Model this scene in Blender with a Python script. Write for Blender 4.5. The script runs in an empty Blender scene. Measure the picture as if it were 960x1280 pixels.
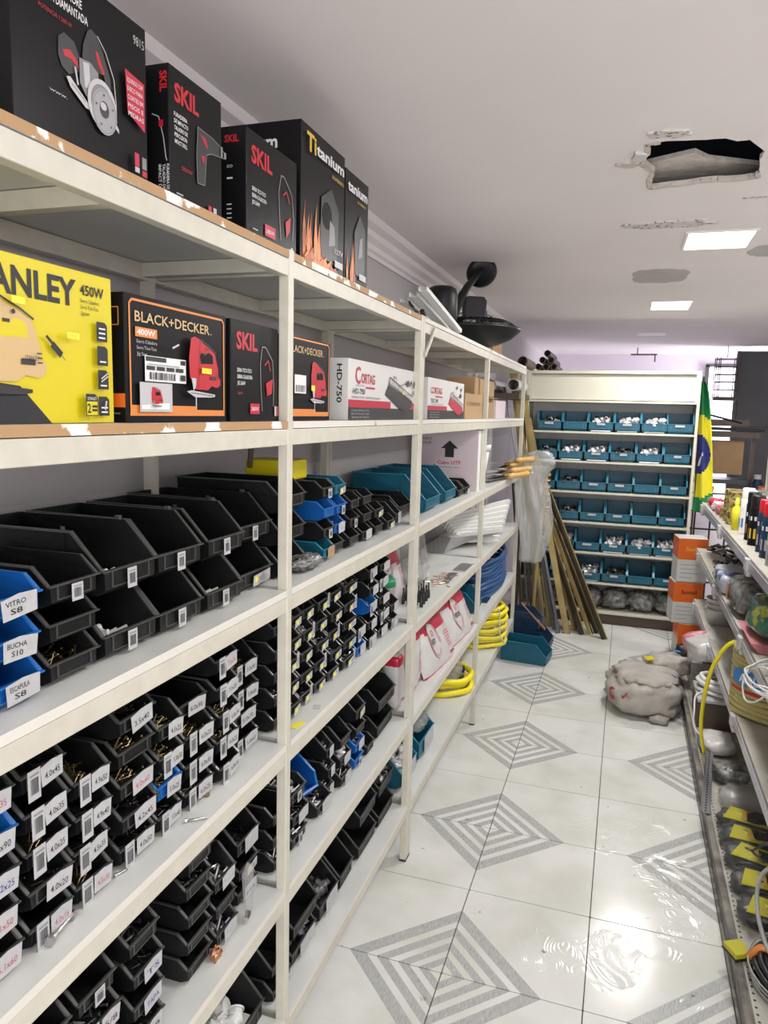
import bpy, math, random
from mathutils import Vector, Matrix, noise
random.seed(7)
S = bpy.context.scene
COL = S.collection
PI = math.pi
# ------------------------------------------------------------------ camera
def make_camera():
    f, pit, yaw, rol = 915.389, 0.1369, -0.3163, 0.0246
    cp, sp, cy, sy = math.cos(pit), math.sin(pit), math.cos(yaw), math.sin(yaw)
    fw = Vector((sy*cp, cy*cp, -sp)); r = Vector((cy, -sy, 0)); u = r.cross(fw)
    R = r*math.cos(rol)+u*math.sin(rol); U = -r*math.sin(rol)+u*math.cos(rol)
    cd = bpy.data.cameras.new('camera'); cam = bpy.data.objects.new('camera', cd); COL.objects.link(cam)
    M = Matrix((R, U, -fw)).transposed().to_4x4(); M.translation = (0, 0, 1.65)
    cam.matrix_world = M
    cd.sensor_fit = 'VERTICAL'; cd.sensor_height = 36; cd.lens = f/1280*36; cd.clip_start = .02
    S.camera = cam
make_camera()
# ------------------------------------------------------------------ world, lights, exposure
W = bpy.data.worlds.new('world'); S.world = W; W.use_nodes = True
bg = W.node_tree.nodes['Background']; bg.inputs[0].default_value = (.93, .95, 1, 1); bg.inputs[1].default_value = 1.2
S.view_settings.view_transform = 'Standard'; S.view_settings.look = 'None'
S.view_settings.exposure = 0.06; S.view_settings.gamma = 1
def area(name, loc, rot, sx, sy, power, col=(1, 1, 1)):
    l = bpy.data.lights.new(name, 'AREA'); l.shape = 'RECTANGLE'; l.size = sx; l.size_y = sy; l.energy = power; l.color = col
    o = bpy.data.objects.new(name, l); COL.objects.link(o); o.location = loc; o.rotation_euler = rot
    return o
area('daylight_shop_front', (.75, -1.9, 1.35), (PI/2, 0, PI), 2.6, 2.1, 74, (1, .98, .96)).rotation_euler = (math.radians(124), 0, 0)
area('daylight_yard_window', (2.5, 9.35, 1.45), (0, math.radians(90), 0), 1.4, .8, 100, (.95, .9, 1))
for i, (lx, ly, e) in enumerate([(.31, 3.485, 20), (.22, 5.39, 20), (.40, 1.5, 13), (.48, -.45, 10), (1.9, 3.4, 15), (1.8, 5.4, 14), (1.9, 1.5, 11)]):
    area('panel_light_glow', (lx, ly, 2.372), (0, 0, 0), .24, .3, e, (1, .985, .95))
# ------------------------------------------------------------------ materials
def mat(name, col, rough=.5, metal=0, alpha=1, trans=0, emit=None, es=0, noise_amt=0, nscale=20, bump=0, bscale=60, col2=None, coat=0, thr=None, spec=.5):
    m = bpy.data.materials.new(name); m.use_nodes = True
    nt = m.node_tree; n = nt.nodes; l = nt.links; p = n['Principled BSDF']
    p.inputs['Base Color'].default_value = (*col, 1); p.inputs['Roughness'].default_value = rough
    p.inputs['Metallic'].default_value = metal; p.inputs['Alpha'].default_value = alpha
    p.inputs['Transmission Weight'].default_value = trans; p.inputs['Coat Weight'].default_value = coat
    p.inputs['Specular IOR Level'].default_value = spec
    if emit: p.inputs['Emission Color'].default_value = (*emit, 1); p.inputs['Emission Strength'].default_value = es
    if noise_amt or col2:
        g = n.new('ShaderNodeNewGeometry'); t = n.new('ShaderNodeTexNoise'); t.inputs['Scale'].default_value = nscale; t.inputs['Detail'].default_value = 6
        l.new(g.outputs['Position'], t.inputs['Vector'])
        cr = n.new('ShaderNodeValToRGB')
        c2 = col2 or tuple(c*(1-noise_amt) for c in col)
        a, b = thr or (.35, .7)
        cr.color_ramp.elements[0].position = a; cr.color_ramp.elements[1].position = b
        cr.color_ramp.elements[0].color = (*c2, 1); cr.color_ramp.elements[1].color = (*col, 1)
        l.new(t.outputs['Fac'], cr.inputs['Fac']); l.new(cr.outputs['Color'], p.inputs['Base Color'])
    if bump:
        t2 = n.new('ShaderNodeTexNoise'); t2.inputs['Scale'].default_value = bscale; t2.inputs['Detail'].default_value = 4
        tc = n.new('ShaderNodeTexCoord'); l.new(tc.outputs['Object'], t2.inputs['Vector'])
        b = n.new('ShaderNodeBump'); b.inputs['Strength'].default_value = bump; b.inputs['Distance'].default_value = .01
        l.new(t2.outputs['Fac'], b.inputs['Height']); l.new(b.outputs['Normal'], p.inputs['Normal'])
    return m
M = {}
M['steel'] = mat('cream_painted_steel', (.64, .61, .52), .42, noise_amt=.10, nscale=26)
M['board'] = mat('white_laminate_board', (.66, .67, .65), .4, noise_amt=.10, nscale=6)
M['edge_white'] = mat('white_board_edge', (.72, .69, .63), .5, col2=(.5, .33, .2), nscale=9, thr=(.27, .31))
M['edge_brown'] = mat('bare_fibreboard_edge', (.85, .82, .76), .6, col2=(.45, .27, .13), nscale=16, thr=(.55, .58))
M['black'] = mat('black_plastic', (.0055, .006, .0065), .42, spec=.4, bump=.12, bscale=90)
M['black_rim'] = mat('black_plastic_rim_highlight', (.06, .06, .058), .28)  # lighter than the bin body: edge highlight painted into the colour
M['teal'] = mat('teal_plastic', (.006, .10, .165), .4, bump=.08, bscale=90)
M['teal_rim'] = mat('teal_plastic_rim', (.03, .2, .29), .35)
M['navy'] = mat('navy_plastic', (.008, .03, .075), .4)
M['navy_rim'] = mat('navy_plastic_rim', (.02, .07, .13), .35)
M['blue'] = mat('blue_plastic', (.004, .085, .33), .38)
M['blue_rim'] = mat('blue_plastic_rim', (.02, .15, .45), .35)
M['paper'] = mat('white_label_paper', (.50, .50, .51), .6, noise_amt=.12, nscale=90)
M['paper_soft'] = mat('crumpled_white_tape', (.55, .55, .56), .45, noise_amt=.3, nscale=60)
M['ink'] = mat('black_ink', (.015, .015, .02), .5)
M['blue_ink'] = mat('blue_ink', (.02, .04, .25), .5)
M['red_ink'] = mat('faded_red_ink', (.45, .12, .14), .5)
M['yellow_dot'] = mat('yellow_sticker', (.85, .78, .05), .5)
M['brass'] = mat('brass_screw_metal', (.30, .24, .13), .38, 1)
M['zinc'] = mat('zinc_metal', (.6, .6, .62), .3, 1)
M['darkmetal'] = mat('dark_metal', (.06, .06, .06), .35, .8)
M['whiteplastic'] = mat('white_plastic', (.8, .8, .78), .45)
M['copper'] = mat('copper', (.6, .3, .18), .4, 1)
M['bk_box'] = mat('glossy_black_carton', (.008, .0075, .0085), .34, spec=.14)
M['bk_box2'] = mat('black_carton_side', (.005, .005, .006), .45, spec=.12)
M['red'] = mat('red_print', (.48, .012, .025), .4)
M['pink_red'] = mat('crimson_print', (.48, .015, .05), .4)
M['white'] = mat('white_print', (.78, .78, .78), .4)
M['grey'] = mat('grey_print', (.22, .22, .23), .4)
M['lgrey'] = mat('light_grey_print', (.5, .49, .5), .4)
M['dgrey'] = mat('dark_grey_print', (.028, .028, .031), .4)
M['dgrey2'] = mat('charcoal_print', (.035, .032, .036), .4); M['lgrey2'] = mat('silver_print', (.34, .33, .35), .4)
M['yellow'] = mat('yellow_carton', (.66, .55, .008), .32)
M['orange'] = mat('orange_print', (.72, .24, .05), .4)
M['orange2'] = mat('deep_orange_print', (.8, .15, .02), .35)
M['flame'] = mat('flame_orange_print', (.7, .17, .01), .4, col2=(.25, .03, .004), nscale=40)
M['gold_print'] = mat('gold_print', (.75, .5, .05), .35)
M['tan'] = mat('tan_print', (.6, .42, .2), .4)
M['cardboard'] = mat('brown_cardboard', (.42, .27, .14), .8, noise_amt=.12, nscale=10)
M['pinkcarton'] = mat('pale_lilac_carton', (.66, .56, .6), .6)
M['whitecarton'] = mat('white_carton', (.64, .63, .61), .5)
M['creamcab'] = mat('cream_cabinet_paint', (.60, .58, .48), .5, noise_amt=.06, nscale=5)
M['greycab'] = mat('grey_white_cabinet_paint', (.6, .6, .58), .5, noise_amt=.06, nscale=5)
M['wall'] = mat('pale_grey_wall_paint', (.52, .50, .50), .8, noise_amt=.06, nscale=3, bump=.1, bscale=8)
M['wallband'] = mat('lighter_grey_lower_wall', (.6, .59, .58), .8, noise_amt=.05, nscale=3)
M['purplewall'] = mat('lilac_white_wall', (.86, .80, .88), .8, noise_amt=.05, nscale=3)
M['greypanel'] = mat('grey_wall_panel', (.11, .113, .12), .6, noise_amt=.1, nscale=4)
M['ceiling'] = mat('pale_ceiling_paint', (.86, .82, .81), .85, noise_amt=.05, nscale=1.6, bump=.06, bscale=5)
M['plaster'] = mat('broken_plaster', (.72, .66, .6), .9, noise_amt=.25, nscale=30, bump=.8, bscale=50)
M['patch'] = mat('grey_filler_patch', (.5, .49, .46), .9, noise_amt=.12, nscale=14)
M['flake'] = mat('flaking_paint', (.68, .65, .62), .9, col2=(.2, .18, .16), nscale=70, thr=(.38, .44), bump=.6, bscale=80)
M['void'] = mat('void_shade', (.012, .014, .022), .9)  # near-black colour stands in for the shade above the ceiling opening
M['lamp'] = mat('lit_diffuser', (1, 1, 1), .5, emit=(1, 1, 1), es=6)
M['lampoff'] = mat('unlit_diffuser', (.9, .9, .92), .4)
M['grout'] = mat('dark_grout', (.13, .11, .09), .9, noise_amt=.4, nscale=12)
M['clear'] = mat('clear_plastic_film', (.7, .7, .7), .08, alpha=.06, spec=1, bump=1, bscale=30)
M['clear2'] = mat('cloudy_plastic_bag', (.7, .7, .69), .13, alpha=.34, col2=(.4, .4, .4), nscale=25, bump=.8, bscale=16, spec=.9)
M['greybag'] = mat('crinkled_grey_bag', (.32, .32, .31), .2, col2=(.08, .08, .08), nscale=30, bump=1, bscale=22, spec=.8)
M['sack'] = mat('woven_sack', (.50, .46, .42), .7, noise_amt=.25, nscale=9, bump=.9, bscale=9)
M['yhose'] = mat('yellow_corrugated_hose', (.85, .72, .02), .35)
M['bhose'] = mat('blue_hose', (.02, .08, .22), .4)
M['those'] = mat('straw_hose', (.5, .42, .16), .3, noise_amt=.1, nscale=20)
M['blackwire'] = mat('black_cable', (.02, .02, .022), .35)
M['silverwire'] = mat('grey_cable', (.4, .4, .4), .35)
M['whitewire'] = mat('white_cable', (.75, .75, .73), .4)
M['gold_pole'] = mat('golden_wood_pole', (.45, .33, .12), .35, noise_amt=.35, nscale=8)
M['dark_pole'] = mat('dark_brown_pole', (.045, .034, .026), .3, noise_amt=.3, nscale=8)
M['grey_pole'] = mat('grey_steel_pole', (.25, .25, .27), .3, .8)
M['woodhandle'] = mat('varnished_wood_handle', (.7, .42, .12), .4, noise_amt=.2, nscale=30)
M['gond'] = mat('beige_gondola_steel', (.52, .49, .43), .45, noise_amt=.18, nscale=9)
M['kick'] = mat('scuffed_grey_kick_rail', (.3, .27, .24), .5, col2=(.08, .07, .06), nscale=11)
M['pricerail'] = mat('lilac_grey_price_rail', (.42, .4, .46), .3, coat=.3)
M['green'] = mat('flag_green', (.01, .22, .06), .7)
M['flagyellow'] = mat('flag_yellow', (.8, .72, .03), .7)
M['flagblue'] = mat('flag_blue', (.02, .03, .2), .7)
M['greenlid'] = mat('green_lid', (.02, .3, .12), .4)
M['brown'] = mat('brown_metal', (.09, .06, .045), .5)
M['rust'] = mat('rusty_metal', (.09, .06, .05), .7)
M['daywhite'] = mat('daylit_window_glass', (.9, .88, .95), .5, emit=(.95, .9, 1), es=1.6)
M['redcap'] = mat('red_plastic_cap', (.65, .01, .03), .3)
M['pink'] = mat('pink_plastic', (.6, .22, .26), .3)
M['lblue'] = mat('bright_blue_print', (.04, .22, .62), .4)

def tile_mat():
    m = bpy.data.materials.new('white_floor_tile'); m.use_nodes = True; nt = m.node_tree; n = nt.nodes; l = nt.links; p = n['Principled BSDF']
    g = n.new('ShaderNodeNewGeometry'); s = n.new('ShaderNodeSeparateXYZ'); l.new(g.outputs['Position'], s.inputs[0])
    def mth(op, a, b=None):
        q = n.new('ShaderNodeMath'); q.operation = op
        for k, v in enumerate((a, b)):
            if v is None: continue
            if isinstance(v, (int, float)): q.inputs[k].default_value = v
            else: l.new(v, q.inputs[k])
        return q.outputs[0]
    T2 = .814
    def dist(o, off):
        a = mth('ADD', o, off+T2*20+T2/2); a = mth('MODULO', a, T2); a = mth('SUBTRACT', a, T2/2); return mth('ABSOLUTE', a)
    dx = dist(s.outputs[0], .4189); dy = dist(s.outputs[1], -1.9364)
    d = mth('ADD', dx, dy)
    band = None
    for a, b in [(.236, .292), (.166, .205), (.10, .136), (.038, .072)]:
        v = mth('MULTIPLY', mth('GREATER_THAN', d, a), mth('LESS_THAN', d, b))
        band = v if band is None else mth('ADD', band, v)
    # fine brushed lines inside the grey bands
    no = n.new('ShaderNodeTexNoise'); no.inputs['Scale'].default_value = 1; mp = n.new('ShaderNodeMapping'); mp.inputs['Scale'].default_value = (420, 40, 1)
    l.new(g.outputs['Position'], mp.inputs[0]); l.new(mp.outputs[0], no.inputs['Vector'])
    cr = n.new('ShaderNodeValToRGB'); cr.color_ramp.elements[0].color = (.36, .37, .37, 1); cr.color_ramp.elements[1].color = (.58, .58, .57, 1)
    cr.color_ramp.elements[0].position = .3; cr.color_ramp.elements[1].position = .7
    l.new(no.outputs['Fac'], cr.inputs[0])
    n2 = n.new('ShaderNodeTexNoise'); n2.inputs['Scale'].default_value = 3.5; n2.inputs['Detail'].default_value = 7; l.new(g.outputs['Position'], n2.inputs['Vector'])
    c2 = n.new('ShaderNodeValToRGB'); c2.color_ramp.elements[0].color = (.66, .66, .61, 1); c2.color_ramp.elements[1].color = (.78, .78, .76, 1)
    c2.color_ramp.elements[0].position = .35; c2.color_ramp.elements[1].position = .6
    l.new(n2.outputs['Fac'], c2.inputs[0])
    mx = n.new('ShaderNodeMix'); mx.data_type = 'RGBA'; l.new(band, mx.inputs[0]); l.new(c2.outputs[0], mx.inputs[6]); l.new(cr.outputs[0], mx.inputs[7])
    # small dirt specks
    n3 = n.new('ShaderNodeTexNoise'); n3.inputs['Scale'].default_value = 26; n3.inputs['Detail'].default_value = 5; l.new(g.outputs['Position'], n3.inputs['Vector'])
    c3 = n.new('ShaderNodeValToRGB'); c3.color_ramp.elements[0].position = .24; c3.color_ramp.elements[1].position = .30
    c3.color_ramp.elements[0].color = (.4, .36, .3, 1); c3.color_ramp.elements[1].color = (1, 1, 1, 1); l.new(n3.outputs['Fac'], c3.inputs[0])
    m2 = n.new('ShaderNodeMix'); m2.data_type = 'RGBA'; m2.blend_type = 'MULTIPLY'; m2.inputs[0].default_value = 1; l.new(mx.outputs[2], m2.inputs[6]); l.new(c3.outputs[0], m2.inputs[7])
    l.new(m2.outputs[2], p.inputs['Base Color'])
    p.inputs['Roughness'].default_value = .17
    w = n.new('ShaderNodeTexNoise'); w.inputs['Scale'].default_value = 5; w.inputs['Detail'].default_value = 1; w.inputs['Distortion'].default_value = 1.5; l.new(g.outputs['Position'], w.inputs['Vector'])
    sn = mth('SINE', mth('MULTIPLY', w.outputs['Fac'], 150))
    mk = n.new('ShaderNodeTexNoise'); mk.inputs['Scale'].default_value = 2.2; l.new(g.outputs['Position'], mk.inputs['Vector'])
    sn = mth('MULTIPLY', sn, mth('GREATER_THAN', mk.outputs['Fac'], .5))
    b = n.new('ShaderNodeBump'); b.inputs['Strength'].default_value = .14; b.inputs['Distance'].default_value = .0015; l.new(sn, b.inputs['Height']); l.new(b.outputs[0], p.inputs['Normal'])
    return m
M['tile'] = tile_mat()
# ------------------------------------------------------------------ mesh builder
class MB:
    def __init__(s): s.v = []; s.f = []; s.m = []
    def add(s, vs, fs, m=0):
        o = len(s.v); s.v += [tuple(v) for v in vs]; s.f += [tuple(i+o for i in f) for f in fs]; s.m += [m]*len(fs)
    def box(s, x0, x1, y0, y1, z0, z1, m=0):
        v = [(x, y, z) for z in (z0, z1) for y in (y0, y1) for x in (x0, x1)]
        s.add(v, [(0, 2, 3, 1), (4, 5, 7, 6), (0, 1, 5, 4), (2, 6, 7, 3), (0, 4, 6, 2), (1, 3, 7, 5)], m); return s
    def bar(s, p0, p1, w, h, m=0):
        p0 = Vector(p0); p1 = Vector(p1); d = (p1-p0).normalized(); u = Vector((0, 0, 1))
        if abs(d.z) > .95: u = Vector((0, 1, 0))
        a = d.cross(u).normalized(); b = a.cross(d).normalized()
        v = [p+a*i*w/2+b*j*h/2 for p in (p0, p1) for i, j in ((-1, -1), (1, -1), (1, 1), (-1, 1))]
        s.add(v, [(0, 1, 2, 3), (7, 6, 5, 4), (0, 4, 5, 1), (1, 5, 6, 2), (2, 6, 7, 3), (3, 7, 4, 0)], m); return s
    def tube(s, pts, r, n=8, m=0, cap=True, closed=False):
        pts = [Vector(p) for p in pts]; k = len(pts); rings = []
        prev = None
        for i, p in enumerate(pts):
            a = pts[(i-1) % k] if (closed or i > 0) else p; b = pts[(i+1) % k] if (closed or i < k-1) else p
            d = (b-a).normalized() if (b-a).length > 1e-9 else Vector((0, 0, 1))
            if prev is None:
                u = Vector((0, 0, 1)) if abs(d.z) < .9 else Vector((1, 0, 0))
                e1 = d.cross(u).normalized()
            else: e1 = (prev-d*prev.dot(d)).normalized()
            prev = e1; e2 = d.cross(e1)
            rr = r[i] if isinstance(r, (list, tuple)) else r
            rings.append([p+e1*math.cos(t*2*PI/n)*rr+e2*math.sin(t*2*PI/n)*rr for t in range(n)])
        v = [q for g in rings for q in g]; f = []
        for i in range(k if closed else k-1):
            j = (i+1) % k
            for t in range(n): f.append((i*n+t, i*n+(t+1) % n, j*n+(t+1) % n, j*n+t))
        if cap and not closed: f.append(tuple(range(n))[::-1]); f.append(tuple((k-1)*n+t for t in range(n)))
        s.add(v, f, m); return s
    def stube(s, pts, r, n=8, m=0, k=6):
        P = [Vector(p) for p in pts]; P = [P[0]*2-P[1]]+P+[P[-1]*2-P[-2]]; out = []
        for i in range(1, len(P)-2):
            for t in range(k):
                t /= k; a, b, c, d = P[i-1:i+3]
                out.append(.5*((2*b)+(c-a)*t+(2*a-5*b+4*c-d)*t*t+(3*b-a-3*c+d)*t**3))
        return s.tube(out+[P[-2]], r, n, m)
    def lathe(s, prof, c=(0, 0, 0), n=20, m=0, ax=None):
        v = []; f = []; c = Vector(c)
        for r, z in prof:
            for t in range(n):
                q = Vector((r*math.cos(t*2*PI/n), r*math.sin(t*2*PI/n), z))
                if ax is not None: q = ax @ q
                v.append(c+q)
        for i in range(len(prof)-1):
            for t in range(n): f.append((i*n+t, i*n+(t+1) % n, (i+1)*n+(t+1) % n, (i+1)*n+t))
        s.add(v, f, m); return s
    def ell(s, c, sx, sy, sz, e=1.0, nz=0, ns=3, seed=0, nu=28, nv=16, m=0, mf=None, rot=None):
        c = Vector(c); v = []; f = []; ms = []
        def pw(a): return math.copysign(abs(a)**e, a)
        for i in range(nv+1):
            ph = -PI/2+PI*i/nv
            for j in range(nu):
                th = 2*PI*j/nu
                q = Vector((pw(math.cos(ph))*pw(math.cos(th)), pw(math.cos(ph))*pw(math.sin(th)), pw(math.sin(ph))))
                k = 1+nz*noise.noise(q*ns+Vector((seed*7.3, seed, 0)))+nz*.5*noise.noise(q*ns*2.7+Vector((seed, 3, seed)))
                q = Vector((q.x*sx, q.y*sy, q.z*sz))*k
                v.append(c+(rot @ q if rot else q))
        for i in range(nv):
            for j in range(nu): f.append((i*nu+j, i*nu+(j+1) % nu, (i+1)*nu+(j+1) % nu, (i+1)*nu+j))
        o = len(s.v); s.v += [tuple(q) for q in v]; s.f += [tuple(a+o for a in g) for g in f]
        s.m += [mf((i+.5)/nv, (j+.5)/nu) for i in range(nv) for j in range(nu)] if mf else [m]*len(f)
        return s
    def prism(s, poly, z0, z1, m=0, mp=None):
        n = len(poly); mp = mp or (lambda a, b, c: (a, b, c))
        v = [mp(a, b, z) for z in (z0, z1) for a, b in poly]
        s.add(v, [tuple(range(n))[::-1], tuple(range(n, 2*n))]+[(i, (i+1) % n, n+(i+1) % n, n+i) for i in range(n)], m); return s
    def mesh(s, name, mats, smooth=False):
        me = bpy.data.meshes.new(name); me.from_pydata(s.v, [], s.f)
        for q in mats: me.materials.append(M[q] if isinstance(q, str) else q)
        if len(mats) > 1: me.polygons.foreach_set('material_index', s.m)
        if smooth: me.polygons.foreach_set('use_smooth', [True]*len(s.f))
        me.update(); return me
def link(name, me, parent=None, loc=None, rot=None):
    o = bpy.data.objects.new(name, me); COL.objects.link(o)
    if parent: o.parent = parent
    if loc is not None: o.location = loc
    if rot is not None: o.rotation_euler = rot
    return o
def O(name, mb, mats, parent=None, loc=None, rot=None, smooth=False, kind=None, label=None, bevel=0):
    if isinstance(mats, str): mats = [mats]
    o = link(name, mb.mesh(name, mats, smooth), parent, loc, rot)
    if kind: o['kind'] = kind
    if label: o['label'] = label
    if bevel:
        b = o.modifiers.new('bevel', 'BEVEL'); b.width = bevel; b.segments = 2; b.limit_method = 'ANGLE'
    return o
def tag(o, label, cat, group=None):
    o['label'] = label; o['category'] = cat
    if group: o['group'] = group
    return o
def thing(name, label, cat, loc=(0, 0, 0), rz=0, group=None, rot=None):
    o = bpy.data.objects.new(name, None); COL.objects.link(o); o.location = loc; o.rotation_euler = rot or (0, 0, rz); o.empty_display_size = .02
    return tag(o, label, cat, group)
def struct(name, mb, mats, parent=None, **k):
    return O(name, mb, mats, parent, kind='structure' if parent is None else None, **k)
# text as flat geometry
_tc = {}
def text_geo(t, bold=0):
    key = (t, bold)
    if key not in _tc:
        cu = bpy.data.curves.new('t', 'FONT'); cu.body = t; cu.size = 1; cu.resolution_u = 2; cu.offset = bold
        ob = bpy.data.objects.new('t', cu); me = ob.to_mesh()
        vs = [(v.co.x, v.co.y) for v in me.vertices]; fs = [tuple(p.vertices) for p in me.polygons]
        ob.to_mesh_clear(); bpy.data.objects.remove(ob); bpy.data.curves.remove(cu)
        if vs:
            x0 = min(v[0] for v in vs); x1 = max(v[0] for v in vs); vs = [(a-x0, b) for a, b in vs]; _tc[key] = (vs, fs, x1-x0)
        else: _tc[key] = ([], [], .1)
    return _tc[key]
def art(name, parent, mp, items, eps=.0006, loc=None, rot=None):
    """flat print: items in face coordinates (u right, v up); mp(u, v, lift) -> point"""
    b = MB(); mats = []
    def mi(m):
        if m not in mats: mats.append(m)
        return mats.index(m)
    for k, it in enumerate(items):
        z = eps*(1+.35*k); t = it[0]
        if t == 't':        # text, u, v, cap height, width, mat, bold
            _, s, u, v, h, w, m = it[:7]; bold = it[7] if len(it) > 7 else 0; rot_ = it[8] if len(it) > 8 else 0
            vs, fs, tw = text_geo(s, bold)
            sy = h/.7; sx = (w/tw) if w else sy
            ca, sa = math.cos(rot_), math.sin(rot_)
            b.add([mp(u+(a*sx)*ca-(c*sy)*sa, v+(a*sx)*sa+(c*sy)*ca, z) for a, c in vs], fs, mi(m))
        elif t == 'r': _, u0, v0, u1, v1, m = it; b.add([mp(u0, v0, z), mp(u1, v0, z), mp(u1, v1, z), mp(u0, v1, z)], [(0, 1, 2, 3)], mi(m))
        elif t == 'p': _, pts, m = it; b.add([mp(u, v, z) for u, v in pts], [tuple(range(len(pts)))], mi(m))
        elif t == 'c':
            _, cu, cv, ru, rv, m = it; b.add([mp(cu+ru*math.cos(i*PI/10), cv+rv*math.sin(i*PI/10), z) for i in range(20)], [tuple(range(20))], mi(m))
        elif t == 'ring':
            _, cu, cv, ru, rv, w, m = it; n = 24
            b.add([mp(cu+(ru-q)*math.cos(i*2*PI/n), cv+(rv-q)*math.sin(i*2*PI/n), z) for q in (0, w) for i in range(n)], [(i, (i+1) % n, n+(i+1) % n, n+i) for i in range(n)], mi(m))
        elif t == 'l':
            _, pts, w, m = it
            for (a, c), (d, e) in zip(pts, pts[1:]):
                L = math.hypot(d-a, e-c) or 1; nx, ny = -(e-c)/L*w/2, (d-a)/L*w/2
                b.add([mp(a+nx, c+ny, z), mp(d+nx, e+ny, z), mp(d-nx, e-ny, z), mp(a-nx, c-ny, z)], [(0, 1, 2, 3)], mi(m))
        elif t == 'bar':    # barcode
            _, u0, v0, u1, v1, m = it; rr = random.Random(int(u0*1e4)+k); u = u0
            while u < u1:
                w = (u1-u0)*rr.choice((.02, .035, .06)); b.add([mp(u, v0, z), mp(min(u+w, u1), v0, z), mp(min(u+w, u1), v1, z), mp(u, v1, z)], [(0, 1, 2, 3)], mi(m)); u += w+(u1-u0)*rr.choice((.025, .04))
    return O(name, b, mats, parent, loc, rot)
# face maps in thing-local coordinates
def fx(x): return lambda u, v, z: (x+z, u, v)             # aisle face, seen from +x
def fy(y): return lambda u, v, z: (u, y-z, v)             # face towards the camera, seen from -y
# ------------------------------------------------------------------ main dimensions
XS = -.6746; D = .36; XB = XS-D
PY = [1.4026, 2.4449, 3.6911, 5.0498]
LZ = [1.9679, 1.6236, 1.2614, .9088, .5572, .2215]
CZ = 2.40
# ------------------------------------------------------------------ room
fl = struct('floor', MB().box(-1.12, 2.7, -2.2, 10.0, -.06, -.006), 'grout')
T = .407; g = .0035
tb = MB(); tb.prism([(g/2+.003, g/2), (T-g/2-.003, g/2), (T-g/2, g/2+.003), (T-g/2, T-g/2-.003), (T-g/2-.003, T-g/2), (g/2+.003, T-g/2), (g/2, T-g/2-.003), (g/2, g/2+.003)], -.0065, 0)
tm = tb.mesh('tile', ['tile'])
for i in range(-2, 8):
    for j in range(-7, 20):
        o = link('tile', tm, fl, (-.4189+i*T, 1.9364+j*T, random.uniform(-.0004, 0)))
struct('wall_left', MB().box(-1.12, -1.07, -2.2, 10, 0, 2.6), 'wall')
struct('wall_left_band', MB().box(-1.07, -1.068, -2.2, 7, 0, 1.46), 'wallband')  # lower part of the left wall in a lighter grey
struct('wall_back', MB().box(-1.12, 2.7, 9.9, 10, 0, 2.6), 'purplewall')
struct('wall_right', MB().box(2.65, 2.7, -2.2, 10, 0, 2.6), 'purplewall')
wf = MB(); wf.box(-1.12, -.55, -2.2, -2.1, 0, 2.6).box(2.05, 2.7, -2.2, -2.1, 0, 2.6).box(-.55, 2.05, -2.2, -2.1, 2.3, 2.6)
struct('wall_front', wf, 'wall')
# cornice running along the left wall
cn = MB()
pr = [(-1.07, 2.285), (-1.062, 2.285), (-1.058, 2.30), (-1.045, 2.306), (-1.042, 2.326), (-1.02, 2.34), (-1.016, 2.362), (-.985, 2.372), (-.98, 2.40), (-1.07, 2.40)]
cn.prism(pr, -2.1, 6.1, mp=lambda a, b, c: (a, c, b)); struct('trim_2', cn, 'ceiling')
# ceiling with broken opening
hole = [(-.004, 2.262), (.05, 2.252), (.12, 2.262), (.20, 2.27), (.232, 2.30), (.262, 2.296), (.315, 2.40), (.312, 2.47), (.325, 2.56), (.335, 2.64), (.26, 2.655), (.20, 2.648), (.12, 2.668), (.02, 2.688), (.012, 2.60), (.018, 2.5), (-.012, 2.43), (.0, 2.35)]
ce = MB()
hx0, hx1, hy0, hy1 = -.2, .5, 2.1, 2.85
for (a, b, c, d) in [(-1.12, 2.7, -2.2, hy0), (-1.12, hx0, hy0, hy1), (hx1, 2.7, hy0, hy1), (-1.12, 2.7, hy1, 6.1)]:
    ce.box(a, b, c, d, CZ, CZ+.015)
# ring between outer rectangle and ragged opening
n = len(hole); cx0, cy0 = .16, 2.46
def outer(p):
    dx, dy = p[0]-cx0, p[1]-cy0; k = min((hx1-cx0)/dx if dx > 0 else 9e9, (hx0-cx0)/dx if dx < 0 else 9e9, (hy1-cy0)/dy if dy > 0 else 9e9, (hy0-cy0)/dy if dy < 0 else 9e9)
    return (cx0+dx*k, cy0+dy*k)
dense = []
for i in range(n):
    a, b = hole[i], hole[(i+1) % n]
    for t in range(3):
        w = t/3; jx = random.uniform(-.004, .004) if t else 0
        dense.append((a[0]*(1-w)+b[0]*w+jx, a[1]*(1-w)+b[1]*w+jx))
cor = [(hx0, hy0), (hx1, hy0), (hx1, hy1), (hx0, hy1)]
for c in cor:
    ang = math.atan2(c[1]-cy0, c[0]-cx0)
    k = min(range(len(dense)), key=lambda i: abs(math.atan2(math.sin(math.atan2(dense[i][1]-cy0, dense[i][0]-cx0)-ang), math.cos(math.atan2(dense[i][1]-cy0, dense[i][0]-cx0)-ang))))
    dense[k] = (dense[k][0], dense[k][1], c)
n = len(dense)
vo = [(p[2] if len(p) > 2 else outer(p)) for p in dense]
v = [(p[0], p[1], CZ) for p in dense]+[(q[0], q[1], CZ) for q in vo]+[(p[0], p[1], CZ+.015) for p in dense]+[(q[0], q[1], CZ+.015) for q in vo]
f = []
for i in range(n):
    j = (i+1) % n
    f += [(i, n+i, n+j, j), (2*n+i, 2*n+j, 3*n+j, 3*n+i), (i, j, 2*n+j, 2*n+i)]
ce.add(v, f)
cei = struct('ceiling', ce, 'ceiling')
far = MB(); far.box(-1.12, 2.7, 6.1, 10, CZ+.03, CZ+.05).box(-1.12, 2.7, 6.08, 6.1, CZ+.015, CZ+.05)
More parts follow.
